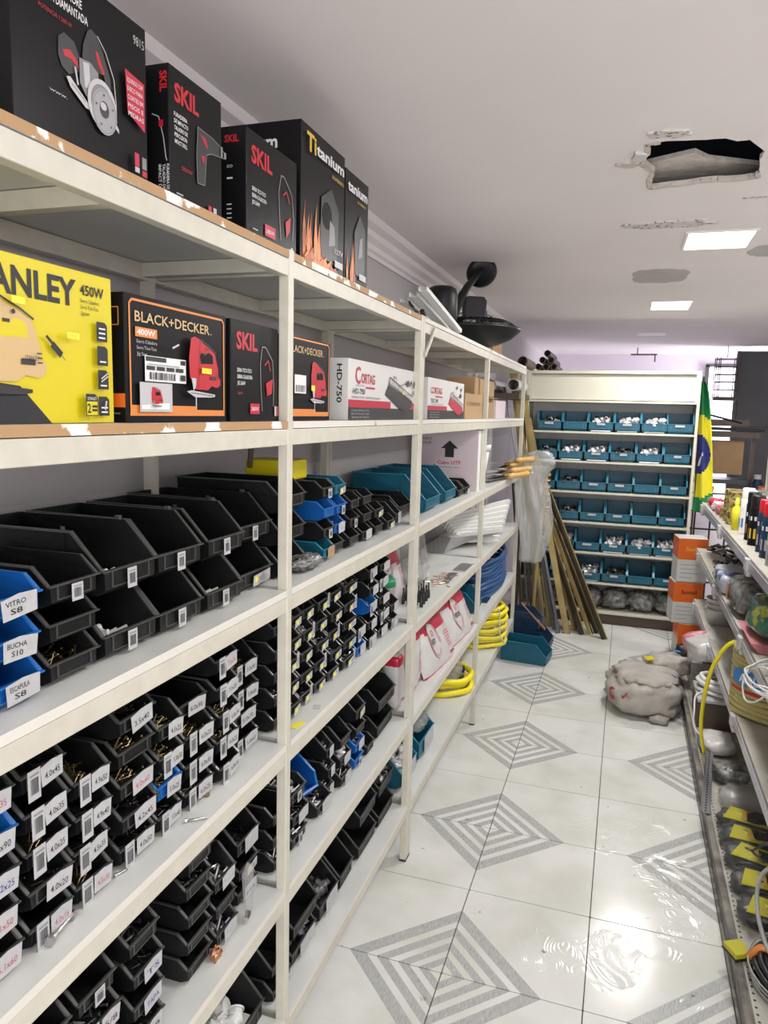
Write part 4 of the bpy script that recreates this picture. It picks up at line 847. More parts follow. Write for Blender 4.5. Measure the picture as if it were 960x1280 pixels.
# cable box on the third shelf
ub = thing('cable_box', 'pale lilac carton with black up arrow and red lettering, third shelf', 'box', (-.99, 3.62, LZ[2]+.0006))
O('carton', MB().box(0, .29, 0, .22, 0, .305), 'pinkcarton', ub, bevel=.002)
art('arrow_print', ub, fy(0), [('p', [(.145, .25), (.190, .21), (.168, .21), (.168, .165), (.122, .165), (.122, .21), (.100, .21)], 'ink'), ('t', 'Cabo UTP', .085, .13, .018, .12, 'pink_red', .015), ('t', 'CATEGORIA 5 305m', .09, .112, .006, .11, 'dgrey'), ('t', 'FORCE', .0, .25, .013, .05, 'dgrey'), ('t', 'CALLER', .0, .23, .013, .05, 'dgrey')])
art('side_seam', ub, fx(.29), [('r', 0, 0, .22, .305, 'white')])  # white sheet over the whole aisle face of the carton
# ------------------------------------------------------------------ things on the rack tops
ft = thing('pedestal_fan', 'black pedestal fan lying in pieces on the rack top', 'fan', (-.80, 3.68, ztop+.0006))
dish = MB(); dish.lathe([(0, .0), (.06, .002), (.14, .02), (.20, .05), (.235, .085), (.24, .095), (.232, .098), (.19, .07), (.10, .04), (0, .03)], n=32)
dd_ = O('rear_guard_dish', dish, 'black', ft, (.0, 0, .0), smooth=True); dd_.scale = (1.15, 1.15, 1.0)
gd = MB()
for i in range(36):
    a = i*PI/18; gd.tube([(.03+.24*math.cos(a), .24*math.sin(a), .096), (.03+.17*math.cos(a+.08), .17*math.sin(a+.08), .135), (.03+.05*math.cos(a+.15), .05*math.sin(a+.15), .145)], .0018, 4)
for r, z in ((.24, .096), (.20, .12), (.12, .142)): gd.tube([(.03+r*math.cos(i*PI/12), r*math.sin(i*PI/12), z) for i in range(24)], .003, 5, closed=True)
O('wire_guard', gd, 'blackwire', ft); 
mot = MB(); mot.lathe([(0, 0), (.062, 0), (.068, .01), (.068, .11), (.06, .135), (.045, .145), (0, .145)], n=24)
O('motor_housing', mot, 'black', ft, (-.0, -.50, .075), (0, .0, 0), smooth=True); O('oscillation_knob', MB().tube([(0, 0, 0), (-.0, -.05, 0)], .007, 8).tube([(0, -.05, 0), (0, -.06, 0)], .012, 8), 'black', ft, (.0, -.565, .155))
O('tilt_neck', MB().tube([(0, -.33, .10), (.0, -.26, .11), (.0, -.20, .17), (.02, -.08, .27), (.05, .08, .375)], [.022, .02, .024, .018, .013], 10), 'black', ft, (0, 0, .02), smooth=True)
bs = MB(); rot = Vector((.35, -.78, -.5)).to_track_quat('Z', 'Y').to_matrix(); bs.lathe([(0, .012), (.03, .014), (.06, .01), (.078, 0), (.076, -.005), (.03, .002), (0, .004)], n=24, ax=rot)
O('base_disc', bs, 'black', ft, (.05, .10, .385), smooth=True); O('base_foot', MB().tube([(0, 0, 0), (.0, .05, .02)], .006, 6).tube([(0, 0, .0), (-.0, -.04, .06)], .006, 6), 'black', ft, (.03, .10, .42))
cbx = MB(); cbx.prism([(-.05, 0), (.05, 0), (.055, .08), (.04, .1), (-.04, .1), (-.055, .08)], -.03, .03, mp=lambda a, c, q: (a, q, c)); O('switch_box', cbx, 'black', ft, (.06, -.10, .135), (0, 0, .5), bevel=.004)
cl = MB(); cl.tube([(.02+.09*math.sin(i*.7), .05+.10*math.cos(i*.9), .15+.035*math.sin(i*1.7)) for i in range(26)], .003, 5); O('power_cord', cl, 'blackwire', ft)
o = O('crumpled_kraft_bag', MB().ell((0, 0, .075), .09, .10, .075, .8, .4, 3, 9), 'cardboard', loc=(-.86, 4.06, ztop+.006), smooth=False); tag(o, 'crumpled brown kraft paper bag behind the fan', 'bag')
ck = thing('cardboard_box', 'pale brown box behind the fan at rack end', 'box', (-.86, 4.25, ztop+.0006)); O('carton', MB().box(-.10, .10, 0, .3, 0, .13), 'cardboard', ck, bevel=.002); O('tape', MB().box(-.1, .1, .13, .17, .1302, .131), 'lgrey', ck)
for k in range(3):
    bb = MB(); L = .50
    bb.box(-.016, .016, 0, L, 0, .0022).box(-.016, -.0135, 0, L, 0, .016).box(.0135, .016, 0, L, 0, .016).box(-.016, -.010, 0, L, .014, .016).box(.010, .016, 0, L, .014, .016)
    o = O('rail_profile', bb, 'whiteplastic', loc=(-.70-.045*k+.01, 2.47+.04*k, ztop+.088-.012*k), rot=(math.radians(-10.0+1.3*k), 0, -.03))
    tag(o, f"white C-shaped rail profile sticking off the rack top, {['nearest the aisle', 'middle one', 'farthest from aisle'][k]}", 'rail profile', 'white rail profiles on the rack top')
wr = MB(); wr.tube([(-.70, 2.46, 1.985), (-.72, 2.42, 2.005), (-.71, 2.38, 2.01), (-.69, 2.36, 1.99), (-.69, 2.40, 1.975)], .003, 6).tube([(-.69, 2.47, 1.99), (-.69, 2.50, 1.975)], .009, 8); o = O('wire_offcut', wr, 'blackwire'); tag(o, 'curled black wire offcut on top of second post', 'wire')
# yellow tool case on the bins
yc = thing('tool_case', 'small yellow plastic case behind bins beside near post', 'case', (-.86, 1.66, LZ[2]+.21)); O('body', MB().box(-.06, .07, 0, .10, 0, .05), 'yellow', yc, bevel=.006); O('strap', MB().tube([(-.04, -.01, .03), (-.03, -.02, .08), (0, -.02, .10), (.02, -.01, .09)], .007, 6), 'brown', yc); O('base', MB().box(-.05, .06, .005, .095, -.005, 0), 'ink', yc)
# ------------------------------------------------------------------ loose things on the near shelves
def screw(name, label, cat, x, y, z, ang, L, r, m, parts=1, nut=0):
    t = thing(name, label, cat, (x, y, z+r*1.9), ang)
    O('shank', MB().tube([(0, 0, 0), (L, 0, 0)], [r, r*.9], 8), m, t, smooth=True); O('head', MB().tube([(-r*1.4, 0, 0), (0, 0, 0)], r*1.9, 6), m, t)
    if nut: O('nut', MB().tube([(L*.86, 0, 0), (L*.86+r*1.5, 0, 0)], r*1.9, 6), m, t)
screw('hex_bolt', 'zinc hex bolt with nut lying near front of fourth shelf', 'bolt', -.708, .735, LZ[3], 1.75, .055, .0042, 'zinc', nut=1)
screw('screw', 'single zinc screw lying beyond the hex bolt, fourth shelf', 'screw', -.722, .888, LZ[3], 1.2, .02, .002, 'zinc')
screw('screw', 'brass coloured screw lying near the blue bin, fourth shelf', 'screw', -.725, 1.02, LZ[3], 1.75, .034, .0026, 'brass')
screw('screw', 'short brass screw lying close to the stacks, fourth shelf', 'screw', -.718, 1.15, LZ[3], 1.9, .026, .0024, 'brass')
screw('steel_pin', 'grey steel pin lying across the fourth shelf', 'pin', -.705, 1.06, LZ[3], .6, .035, .0022, 'zinc')
o = O('copper_fitting', MB().ell((0, 0, .012), .010, .014, .012, .7, .5, 4, 2, 12, 8), 'copper', loc=(-.712, 1.165, LZ[4])); tag(o, 'small copper fitting lying on the fifth shelf', 'fitting')
pb = thing('plastic_pouch', 'small clear grey pouch hanging from a fifth shelf bin', 'bag', (-.705, 1.285, LZ[4]))
O('film', MB().prism([(-.012, .0), (.012, .02), (.02, .11), (.0, .135), (-.022, .12), (-.016, .04)], -.003, .003, mp=lambda a, c, q: (q, a, c)), 'clear2', pb)
O('dark_part_inside', MB().ell((0, -.002, .016), .006, .008, .01, 1, .3, 3, 1, 10, 6), 'rust', pb)
pb2 = O('plastic_pouch', MB().ell((0, 0, .016), .035, .075, .016, .8, .4, 4, 6), 'greybag', loc=(-.735, 1.615, LZ[2]+.003), smooth=True); tag(pb2, 'shiny clear bag of screws on third shelf by near post', 'bag')
o = O('paper_tag', MB().box(0, .018, 0, .04, 0, .001), 'yellow_dot', loc=(-.708, 1.488, LZ[3]+.0004), rot=(0, 0, -.2)); tag(o, 'small yellow tag lying on fourth shelf by near post', 'tag')
o = O('paper_tag', MB().box(0, .018, 0, .026, 0, .001), 'paper', loc=(-.70, 1.605, LZ[3]+.0004), rot=(0, 0, .3)); tag(o, 'small white price tag lying on the fourth shelf', 'tag')
# ------------------------------------------------------------------ far bays: packs, hoses, blades
def pack(label, y, z, w, h, th, x=-.70, lean=0, yaw=0, roll=0, red=.16, seed=1, txt='KRONA', kindw=None):
    t = thing('plastic_pack', label, 'package', (x, y, z), 0, 'white and red plastic packages', rot=(roll, -lean, yaw))
    bb = MB(); nu, nv = 18, 14
    def sp(u, v, side):
        a = max(0, 1-abs(2*u-1)**3.2); c = max(0, 1-abs(2*v-1)**3.2); k = (a*c)**.45
        wv = .006*noise.noise(Vector((u*6+seed, v*6, side*3)))*k
        return (-th/2+side*(th/2*k+wv)-.001, (u-.5)*w*(1-.04*math.sin(v*PI)), v*h)
    for side in (1, -1):
        o = len(bb.v); bb.v += [sp(i/nu, j/nv, side) for j in range(nv+1) for i in range(nu+1)]
        for j in range(nv):
            for i in range(nu):
                a = o+j*(nu+1)+i; q = (a, a+1, a+nu+2, a+nu+1); bb.f.append(q if side > 0 else q[::-1]); vv = (j+.5)/nv
                bb.m.append(1 if vv > 1-red-.06*(i/nu) else (1 if vv < .05 else 0))
    O('pack_body', bb, ['packwhite', 'packred'], t, smooth=True)
    mp = lambda u, v, e: (sp(u, v, 1)[0]+.0015+e, sp(u, v, 1)[1], sp(u, v, 1)[2])
    art('oval_logo', t, mp, [('c', .40, .56, .145, .33, 'packwhite'), ('ring', .40, .56, .125, .29, .014, 'packpink'), ('ring', .40, .56, .145, .33, .006, 'packred'), ('t', txt, .305, .50, .10, .19, 'packtext', .03), ('ring', .40, .70, .03, .06, .012, 'packred')], eps=.0008)
    art('red_text_lines', t, mp, [('r', .74, .30+i*.055, .90-.03*(i % 2), .325+i*.055, 'packpink') for i in range(6)]+[('r', .76, .14, .92, .19, 'packred')], eps=.0006)
    return t
M['packwhite'] = mat('white_pack_film', (.62, .60, .59), .28, noise_amt=.10, nscale=12, bump=.4, bscale=14); M['packred'] = mat('red_pack_film', (.48, .02, .06), .28, bump=.4, bscale=14)
M['packpink'] = mat('pink_pack_print', (.65, .2, .26), .3); M['packtext'] = mat('dark_pack_print', (.05, .12, .10), .4)
z5, z4 = LZ[4]+.001, LZ[3]+.001
pack('upright white pack with red ribbon corner next to second post, fifth shelf', 2.60, z5, .28, .27, .09, -.715, .05, -.15)
pack('large leaning white pack with oval logo, middle one on fifth shelf', 3.00, z5, .42, .235, .07, -.672, .42, -.06, -.02, seed=4, red=.24)
pack('large leaning white pack nearest the third post, fifth shelf', 3.45, z5, .42, .24, .07, -.672, .42, -.06, .0, seed=7, red=.24)
pack('small white pack with crimson top standing on the fourth shelf', 2.60, z4, .40, .23, .09, -.78, .25, .0, seed=9, red=.28)
pw = thing('plastic_pack', 'white pack with red band seen end on by second post', 'package', (-.76, 2.47, z5)); O('pack_body', MB().ell((0, .0, .11), .035, .03, .11, .5, .08, 3, 3), 'packwhite', pw, smooth=True); O('red_band', MB().ell((0, .0, .19), .037, .032, .022, .5, .05, 3, 3), 'packred', pw, smooth=True)
jr = thing('jar', 'clear jar with green lid on the fourth shelf', 'jar', (-.80, 2.46, z4)); O('glass', MB().lathe([(0, 0), (.04, 0), (.042, .02), (.042, .10), (.035, .115)], n=20), 'clear2', jr, smooth=True); O('lid', MB().lathe([(0, .14), (.042, .14), (.044, .136), (.044, .115), (0, .115)], n=20), 'greenlid', jr, smooth=True)
for k in range(16):
    x = -.705-.026*(k % 4)-.004*(k//4); y = 2.64+.05*(k//4)+.02*(k % 2); bb = MB()
    bb.lathe([(0, 0), (.007, 0), (.0075, .016), (.0065, .030), (.004, .036), (.0028, .054), (.004, .058), (.003, .064), (0, .066)], n=8)
    o = O('drill_bit', bb, 'darkmetal', loc=(x, y, z4+.0005), smooth=True); tag(o, f"dark tapered drill bit, {ORD[k % 4]} from aisle in {ORD[k//4]} row of upright bits, fourth shelf", 'drill bit', 'drill bits standing on the fourth shelf')
cb_ = thing('clear_bag', 'clear plastic bag with dark header, leaning behind the packs, fourth shelf', 'bag', (-.82, 3.02, z4), rot=(0, -.2, 0)); O('film', MB().ell((0, 0, .13), .04, .11, .13, .5, .12, 3, 8), 'clear2', cb_, smooth=True); O('header_card', MB().box(.030, .034, -.02, .06, .08, .16), 'grey', cb_); O('white_card', MB().box(.032, .035, -.03, .07, .02, .08), 'paper', cb_)
ck_ = thing('copper_scrap', 'little heap of copper clips and metal tags on fourth shelf', 'scrap heap', (-.72, 3.08, z4)); ck_['category'] = 'scrap'
hb = MB(); rr = random.Random(4)
for i in range(40):
    p = Vector((rr.uniform(-.05, .03), rr.uniform(-.12, .14), rr.uniform(.002, .022))); a = rr.uniform(0, 6.3); hb.tube([p, p+Vector((.02*math.cos(a), .03*math.sin(a), rr.uniform(-.002, .008)))], .0018, 4)
o = O('copper_clips', hb, 'copper', ck_, kind='stuff'); O('metal_tag', MB().box(-.02, .02, .10, .19, .003, .006), 'zinc', ck_); O('metal_tag', MB().box(.0, .03, -.02, .06, .015, .018), 'zinc', ck_)
rc_ = thing('metal_plate', 'grey metal plate lying near third post on fourth shelf', 'plate', (-.70, 3.42, z4)); O('plate', MB().box(-.04, .02, -.09, .09, 0, .004), 'zinc', rc_)
# white shelf brackets fanned in a pile
for k in range(8):
    L = .60-.02*k; bb = MB(); w = .044
    bb.prism([(0, -w/2), (L-.02, -w/2), (L-.006, -w*.35), (L, 0), (L-.006, w*.35), (L-.02, w/2), (0, w/2)], 0, .010, mp=lambda a, c, q: (q-.006, a, c))
    bb.add([(.0045, L-.014+.004*math.cos(t*PI/4), .004*math.sin(t*PI/4)) for t in range(8)], [tuple(range(8))], 1)
    o = O('shelf_bracket', bb, ['whiteplastic', 'ink'], loc=(-.955+.016*k, 3.95-.010*k, LZ[3]+.145-.012*k), rot=(math.radians(6.5-2.0*k), math.radians(16), math.radians(-29+.8*k)))
    tag(o, f"white enamelled shelf bracket, {ORD[k]} from top of the fanned pile on fourth shelf", 'bracket', 'white brackets fanned on the fourth shelf')
for k in range(12):
    bb = MB(); bb.prism([(0, 0), (.42, 0), (.47, .02), (.47, .05), (.43, .07), (0, .09)], 0, .003)
    o = O('metal_strip_offcut', bb, 'lgrey', loc=(-.88+.002*k, 3.72+.006*k, LZ[3]+.004+.0065*k), rot=(math.radians(2), 0, math.radians(84-2.6*k)))
    tag(o, f"thin grey metal strip, {ORD[k]} from bottom of layered heap beside third post, fourth shelf", 'metal strip', 'grey strips stacked beside the brackets')
# blue hose bundle
bh = thing('blue_hose_bundle', 'bundle of dark blue hoses piled on the fifth shelf', 'hose', (-.80, 4.55, LZ[4]))
for k in range(9):
    z = .02+.024*k; ph = (k % 2)*.2
    pts = [(.10*math.cos(t*2*PI/28+ph)*(1+.05*math.sin(k)), .42*math.sin(t*2*PI/28+ph)+.02*math.sin(k*2), z+.006*math.sin(t+k)) for t in range(28)]
    O('hose_turn', MB().tube(pts, .0125, 8, closed=True), 'bhose', bh, smooth=True)
tb_ = thing('blue_tub', 'dark blue tub under the blue hoses by third post', 'tub', (-.735, 4.18, LZ[4])); O('tub_body', MB().prism([(-.05, 0), (.05, 0), (.065, .07), (-.065, .07)], -.07, .07, mp=lambda a, c, q: (a, q, c)), 'navy', tb_)
tb_.location = (-.74, 4.175, LZ[4]+.0); tb_.scale = (.6, .6, .25)
# yellow corrugated hose coils
def coil(name, label, loc, R, r, turns, levels, m, squash=1, cat='hose', corr=False, tilt=(0, 0, 0)):
    t = thing(name, label, cat, loc, rot=tilt); 
    for k in range(levels):
        rr2 = R-r*1.5*(k % 2 if turns == 1 else 0); n_ = 44 if corr else 32
        pts = [(rr2*math.cos(i*2*PI/n_)*squash, rr2*math.sin(i*2*PI/n_), r+k*r*1.75+.004*math.sin(i*.7+k)) for i in range(n_)]
        rad = [r*(1.0 if i % 2 else .9) for i in range(n_)] if corr else r
        O('coil_turn', MB().tube(pts, rad, 8, closed=True), m, t, smooth=True)
    return t
coil('yellow_hose_coil', 'stack of bright yellow corrugated hose wrapped in film, bottom shelf end', (-.83, 4.48, LZ[5]+.001), .185, .014, 1, 10, 'yhose', corr=True)
O('plastic_wrap', MB().lathe([(.203, .02), (.206, .10), (.204, .15), (.20, .165)], n=24), 'clear', bpy.data.objects['yellow_hose_coil'], smooth=True)
O('tie_band', MB().stube([(.10, -.16, .26), (.16, -.13, .24), (.17, -.13, .1), (.20, -.10, .02)], .004, 6), 'lgrey', bpy.data.objects['yellow_hose_coil'])
yh = coil('yellow_hose_coil', 'loose yellow corrugated hose coil with clear bag, before third post', (-.84, 3.62, LZ[5]+.001), .16, .017, 1, 3, 'yhose', corr=True, squash=.95)
O('clear_bag', MB().ell((0, -.02, .09), .10, .11, .09, .8, .3, 3, 5), 'clear2', yh, smooth=True); O('black_clip', MB().tube([(.10, .0, .06), (.11, .02, .1), (.10, .04, .11)], .008, 6), 'ink', yh)
o = O('plastic_bag', MB().ell((0, 0, .03), .06, .08, .03, .8, .4, 3, 7), 'clear2', loc=(-.78, 2.84, LZ[5]+.11), smooth=True); tag(o, 'clear plastic bag stuffed in the teal bin, bottom shelf', 'bag')
# bucket, wooden-handled trowels, hanging film
bu = thing('bucket', 'white plastic bucket on the third shelf beyond cable box', 'bucket', (-.86, 4.35, LZ[2]+.001)); O('pail', MB().lathe([(0, 0), (.07, 0), (.09, .20), (.086, .20), (.066, .006)], n=24), 'whiteplastic', bu, smooth=True); O('rim', MB().lathe([(.09, .17), (.096, .17), (.096, .205), (.088, .205)], n=24), 'whiteplastic', bu, smooth=True)
for k in range(7):
    tr = thing('plastering_tool', f"varnished wooden handled tool on third shelf end, {ORD[k]} of the bundle", 'hand tool', (-.76+.035*(k % 3), 4.10+.10*(k//2), LZ[2]+.018+.026*(k//2)), rot=(0, 0, .18*((k % 3)-1)-.12), group='wooden handled tools on the third shelf')
    O('handle', MB().tube([(0, .33, 0), (0, .36, 0), (0, .47, 0), (0, .60, 0), (0, .62, 0)], [.013, .019, .016, .020, .013], 10), 'woodhandle', tr, smooth=True)
    O('blade', MB().box(-.02, .02, 0, .33, -.002, .001), 'zinc', tr)
hf = thing('plastic_film', 'long clear plastic film hanging off the third shelf end', 'plastic film', (-.58, 5.02, 1.27))
fb = MB(); nu, nv = 26, 22
for j in range(nv+1):
    for i in range(nu):
        a = i*2*PI/nu; h = j/nv; rr2 = (.055+.035*math.sin(h*PI*.9)+.03*max(0, h-.85)*6)*(1+.28*math.sin(a*5+h*4)); fb.v.append((rr2*math.cos(a)*1.15+.02*math.sin(h*5), rr2*math.sin(a)*.8, -.62+h*.66))
for j in range(nv):
    for i in range(nu): fb.f.append((j*nu+i, j*nu+(i+1) % nu, (j+1)*nu+(i+1) % nu, (j+1)*nu+i)); fb.m.append(0)
O('film', fb, 'clear2' if False else 'filmmat', hf, smooth=True) if 'filmmat' in M else None
M['filmmat'] = mat('hanging_clear_film', (.66, .67, .66), .12, alpha=.36, bump=.35, bscale=9, spec=1)
O('film', fb, 'filmmat', hf, smooth=True); O('gathered_top', MB().ell((.03, 0, .06), .10, .08, .075, .8, .35, 3, 6), 'filmmat', hf, smooth=True)
# ------------------------------------------------------------------ leaning poles and floor bins
poles = [((-.06, 5.56), (-.66, 5.86, 1.28), 'dark_pole', .017), ((-.165, 5.66), (-.70, 5.88, 1.27), 'gold_pole', .016), ((-.225, 5.62), (-.70, 5.82, 1.20), 'dark_pole', .018), ((-.285, 5.70), (-.72, 5.90, 1.35), 'gold_pole', .014),
         ((-.335, 5.60), (-.73, 5.74, 1.62), 'gold_pole', .018), ((-.12, 5.70), (-.62, 5.90, 1.05), 'dark_pole', .016), ((-.40, 5.58), (-.72, 5.70, 1.30), 'grey_pole', .015), ((-.44, 5.66), (-.75, 5.80, 1.30), 'grey_pole', .013),
         ((-.48, 5.74), (-.80, 5.80, 1.95), 'gold_pole', .015), ((-.52, 5.70), (-.84, 5.66, 1.98), 'gold_pole', .013), ((-.56, 5.76), (-.88, 5.76, 2.0), 'gold_pole', .013), ((-.50, 5.60), (-.90, 5.60, 1.85), 'grey_pole', .008),
         ((-.60, 5.66), (-.78, 5.86, 1.2), 'dark_pole', .010), ((-.64, 5.72), (-.80, 5.90, 1.1), 'grey_pole', .009), ((-.68, 5.64), (-.84, 5.84, 1.15), 'dark_pole', .010), ((-.26, 5.78), (-.64, 5.92, .95), 'dark_pole', .012)]
nm = {'dark_pole': 'dark brown', 'gold_pole': 'golden', 'grey_pole': 'grey metal'}
for k, (a, c, m, r) in enumerate(poles):
    bb = MB(); p0 = Vector((a[0], a[1], .003)); p1 = Vector(c); d = (p1-p0)
    if m == 'grey_pole': bb.tube([p0-p0, d], r, 10)
    else:
        bb.bar((0, 0, 0), tuple(d), r*2.5, r*1.5)
        bb.bar(tuple(Vector((r*1.15, -r*.5, 0))), tuple(d+Vector((r*1.15, -r*.5, 0))), r*.4, r*.4, 1)
    o = O('leaning_pole', bb, [m, 'gold_pole' if m == 'dark_pole' else 'dark_pole'] if m != 'grey_pole' else [m], loc=p0)
    tag(o, f"{nm[m]} pole leaning by the rear cabinet, {ORD[k] if k < 14 else 'innermost'} {'of the bundle' if k < 14 else 'one, '+('left' if k == 14 else 'right')}", 'pole', 'poles leaning against the rack end')
op = thing('curtain_rod', 'upright golden rod topped with stacked twisted rings, among poles', 'curtain rod', (-.60, 5.55, .62)); 
O('rod', MB().tube([(0, 0, -.62), (.015, 0, .0), (.05, .03, .58)], .013, 10), 'gold_pole', op, smooth=True)
for k in range(6): O('ring', MB().tube([(.052+.024*math.cos(t*PI/6), .03+.024*math.sin(t*PI/6), .30+.05*k+.008*math.sin(t*PI/6)) for t in range(12)], .008, 6, closed=True), 'copper' if k % 2 else 'gold_pole', op, smooth=True)
O('cap', MB().lathe([(0, 0), (.028, 0), (.03, .01), (.028, .02), (0, .02)], c=(.05, .03, .58), n=16), 'gold_pole', op)
def floorbin(x, y, z, w, d, h, lip, col, rz, lab, k=None):
    return put_bin((x, y, z+.001), rz, w, d, h, lip, col, lab, 'open bins on the floor by the rack end', cont=k)
floorbin(-.40, 4.86, 0, .19, .31, .14, .065, 'teal', -.12, 'teal bin alone on the floor tiles at the rack end')
floorbin(-.42, 5.20, 0, .19, .30, .13, .06, 'navy', -.06, 'navy bin on floor directly behind the teal one', 'bolt_dark')
floorbin(-.50, 5.20, .132, .19, .25, .13, .06, 'navy', -.05, 'navy bin stacked on top of the navy floor bin', 'bolt_zinc')
tr_ = thing('copper_rods', 'three thin copper rods leaning over the navy floor bins', 'rods', (-.62, 5.0, .24)); 
for k in range(3): O('rod', MB().tube([(0, .02*k, .12-.01*k), (.17, .02*k+.01, -.06)], .004, 6), 'copper', tr_)
# ------------------------------------------------------------------ gondola on the right
GX, GF, GB = .405, .50, .87
go = thing('gondola_shelving', 'beige perforated gondola shelving along the right side of aisle', 'shelving unit', (0, 0, 0))
O('kick_rail', MB().box(GX, GX+.012, .6, 5.0, .002, .095), 'kick', go); O('kick_lip', MB().box(GX-.012, GX+.006, .6, 5.0, .086, .10), 'kick', go, bevel=.002)
O('base_deck', MB().box(GX+.012, GB, .6, 5.0, .088, .10), 'gond', go)
pf = MB()
for i in range(150):
    y = 1.2+i*.0254
    pf.add([(GX+.022+.004*math.cos(t*PI/4), y+.004*math.sin(t*PI/4), .1004) for t in range(8)], [tuple(range(8))])
O('perforation', pf, 'ink', go, kind='stuff')
O('back_panel', MB().box(GB, GB+.02, .6, 5.2, 0, 1.45), 'gond', go)
for y in (.9, 1.95, 3.0, 4.05, 5.1): O('upright', MB().box(GB-.02, GB, y, y+.04, .1, 1.45), 'gond', go)
for zi, (z, ye) in enumerate([(1.105, 5.2), (.785, 5.3), (.455, 5.2)]):
    O('shelf_board', MB().box(GF, GB-.02, .6, ye, z-.012, z), 'gond', go); O('front_lip', MB().box(GF-.003, GF+.006, .6, ye, z-.05, z+.002), 'gond', go)
    O('price_rail', MB().prism([(0, 0), (.004, 0), (.004, .036), (.0, .036)], .6, ye, mp=lambda a, c, q: (GF-.009+a, q, z-.046+c)), 'pricerail', go)
    for y in (2.2, 3.15, 4.1, 5.05): O('rail_clip', MB().box(GF-.022, GF-.003, y, y+.05, z-.05, z+.0).box(GF-.016, GF, y, y+.05, z-.07, z-.04), 'lgrey', go, bevel=.003)
# sprays and tins on the top shelf
za = 1.106
def spray(x, y, body, cap, label, h=.22, r=.032, band=None):
    t = thing('spray_can', label, 'spray can', (x, y, za), random.uniform(0, 6), 'spray cans on the gondola top shelf')
    O('can_body', MB().lathe([(0, 0), (r, 0), (r, .003), (r*.98, .006), (r*.98, h*.74), (r*.85, h*.78), (0, h*.78)], n=20), body, t, smooth=True)
    O('cap', MB().lathe([(r*.9, h*.76), (r*.9, h*.96), (r*.8, h), (0, h)], n=20), cap, t, smooth=True)
    bb = MB(); n = 20
    for z0, z1, mi in ((h*.14, h*.34, 0), (h*.5, h*.58, 1)):
        o = len(bb.v); bb.v += [(r*1.002*math.cos(i*2*PI/n), r*1.002*math.sin(i*2*PI/n), z) for z in (z0, z1) for i in range(n)]; bb.f += [(o+i, o+(i+1) % n, o+n+(i+1) % n, o+n+i) for i in range(0, n, 2)]; bb.m += [mi]*(n//2)
    O('label_print', bb, [band or 'lgrey', 'white'], t); return t
spray(.565, 3.22, 'navy', 'redcap', 'navy spray can with red cap nearest the camera, gondola top shelf')
spray(.572, 3.36, 'navy', 'redcap', 'navy spray can with red cap, second from the near end')
spray(.565, 3.53, 'bk_box', 'black', 'black spray can with black cap beside the red-capped ones', band='gold_print')
spray(.572, 3.68, 'bk_box', 'black', 'black spray can with gold band, farther of the black pair', band='copper')
spray(.575, 3.88, 'whiteplastic', 'whiteplastic', 'white spray can with blue band between black cans and yellow tube', band='lblue')
spray(.56, 3.05, 'zinc', 'darkmetal', 'silver can at the right picture edge, gondola top shelf', .16)
for k in range(6): spray(.66+.07*(k % 2), 3.2+.12*k, ['bk_box', 'navy', 'whiteplastic'][k % 3], ['redcap', 'orange2', 'black'][k % 3], f"{['black', 'navy', 'white'][k % 3]} spray can in the rear row, {ORD[k]} from the near end")
tu = thing('glue_tube', 'pale yellow bottle with yellow nozzle, gondola top shelf front', 'bottle', (.545, 4.00, za)); O('body', MB().lathe([(0, 0), (.022, 0), (.022, .1), (.012, .115), (0, .115)], n=16), 'flagyellow', tu, smooth=True); O('nozzle', MB().lathe([(.01, .113), (.012, .135), (.004, .16), (0, .16)], n=12), 'yellow_dot', tu, smooth=True); tu['category'] = 'bottle'
M['cardyellow'] = mat('olive_yellow_card', (.50, .46, .02), .35)
M['goldtin'] = mat('patterned_gold_tin', (.55, .42, .14), .35, .4, col2=(.16, .13, .06), nscale=55, thr=(.45, .5))
M['whitetin'] = mat('patterned_white_tin', (.6, .63, .6), .35, col2=(.2, .38, .3), nscale=30, thr=(.38, .42))
for k in range(7):
    kk, y = k % 3, 4.2+.13*(k//3); nmt = 'gold' if k < 6 else 'white'
    t = thing('tin_can', f"gold patterned tin, {['lowest', 'middle', 'topmost'][kk] if k < 6 else 'single'} in {['the nearer', 'the farther', 'a third'][k//3]} stack", 'tin', (.565, y, za+.0005+kk*.058), 0, 'gold tins stacked on the gondola')
    O('tin_body', MB().lathe([(0, 0), (.042, 0), (.044, .002), (.042, .005), (.042, .051), (.044, .054), (.042, .057), (.038, .055), (0, .055)], n=20), 'goldtin', t, smooth=True); O('lid_ring', MB().lathe([(.036, .0555), (.038, .057), (.034, .057)], n=20), 'zinc', t)
for k in range(4):
    t = thing('paint_tin', f"white and green paint tin behind the gold tins, {ORD[k]} from near end", 'tin', (.70, 3.98+.16*k, za+.0005), 0, 'paint tins on the gondola top shelf')
    O('tin_body', MB().lathe([(0, 0), (.07, 0), (.072, .004), (.07, .008), (.07, .15), (.072, .155), (.066, .158), (0, .154)], n=22), 'whitetin', t, smooth=True); O('lid', MB().lathe([(.055, .1575), (.055, .162), (0, .162)], n=20), 'zinc', t, smooth=True)
for k, (y, m) in enumerate([(4.62, 'packpink'), (4.78, 'whiteplastic'), (4.95, 'redcap'), (5.08, 'clear2')]):
    o = O('small_pouch', MB().ell((0, 0, .026), .045, .07, .026, .7, .3, 3, k), m, loc=(.56, y, za+.001), smooth=True); tag(o, ['pink and white pouch beyond the gold tins on gondola top', 'white pouch beyond the pink pouch on gondola top', 'red pouch near the far end of gondola top', 'clear pouch at the very far end of gondola top'][k], 'pouch')
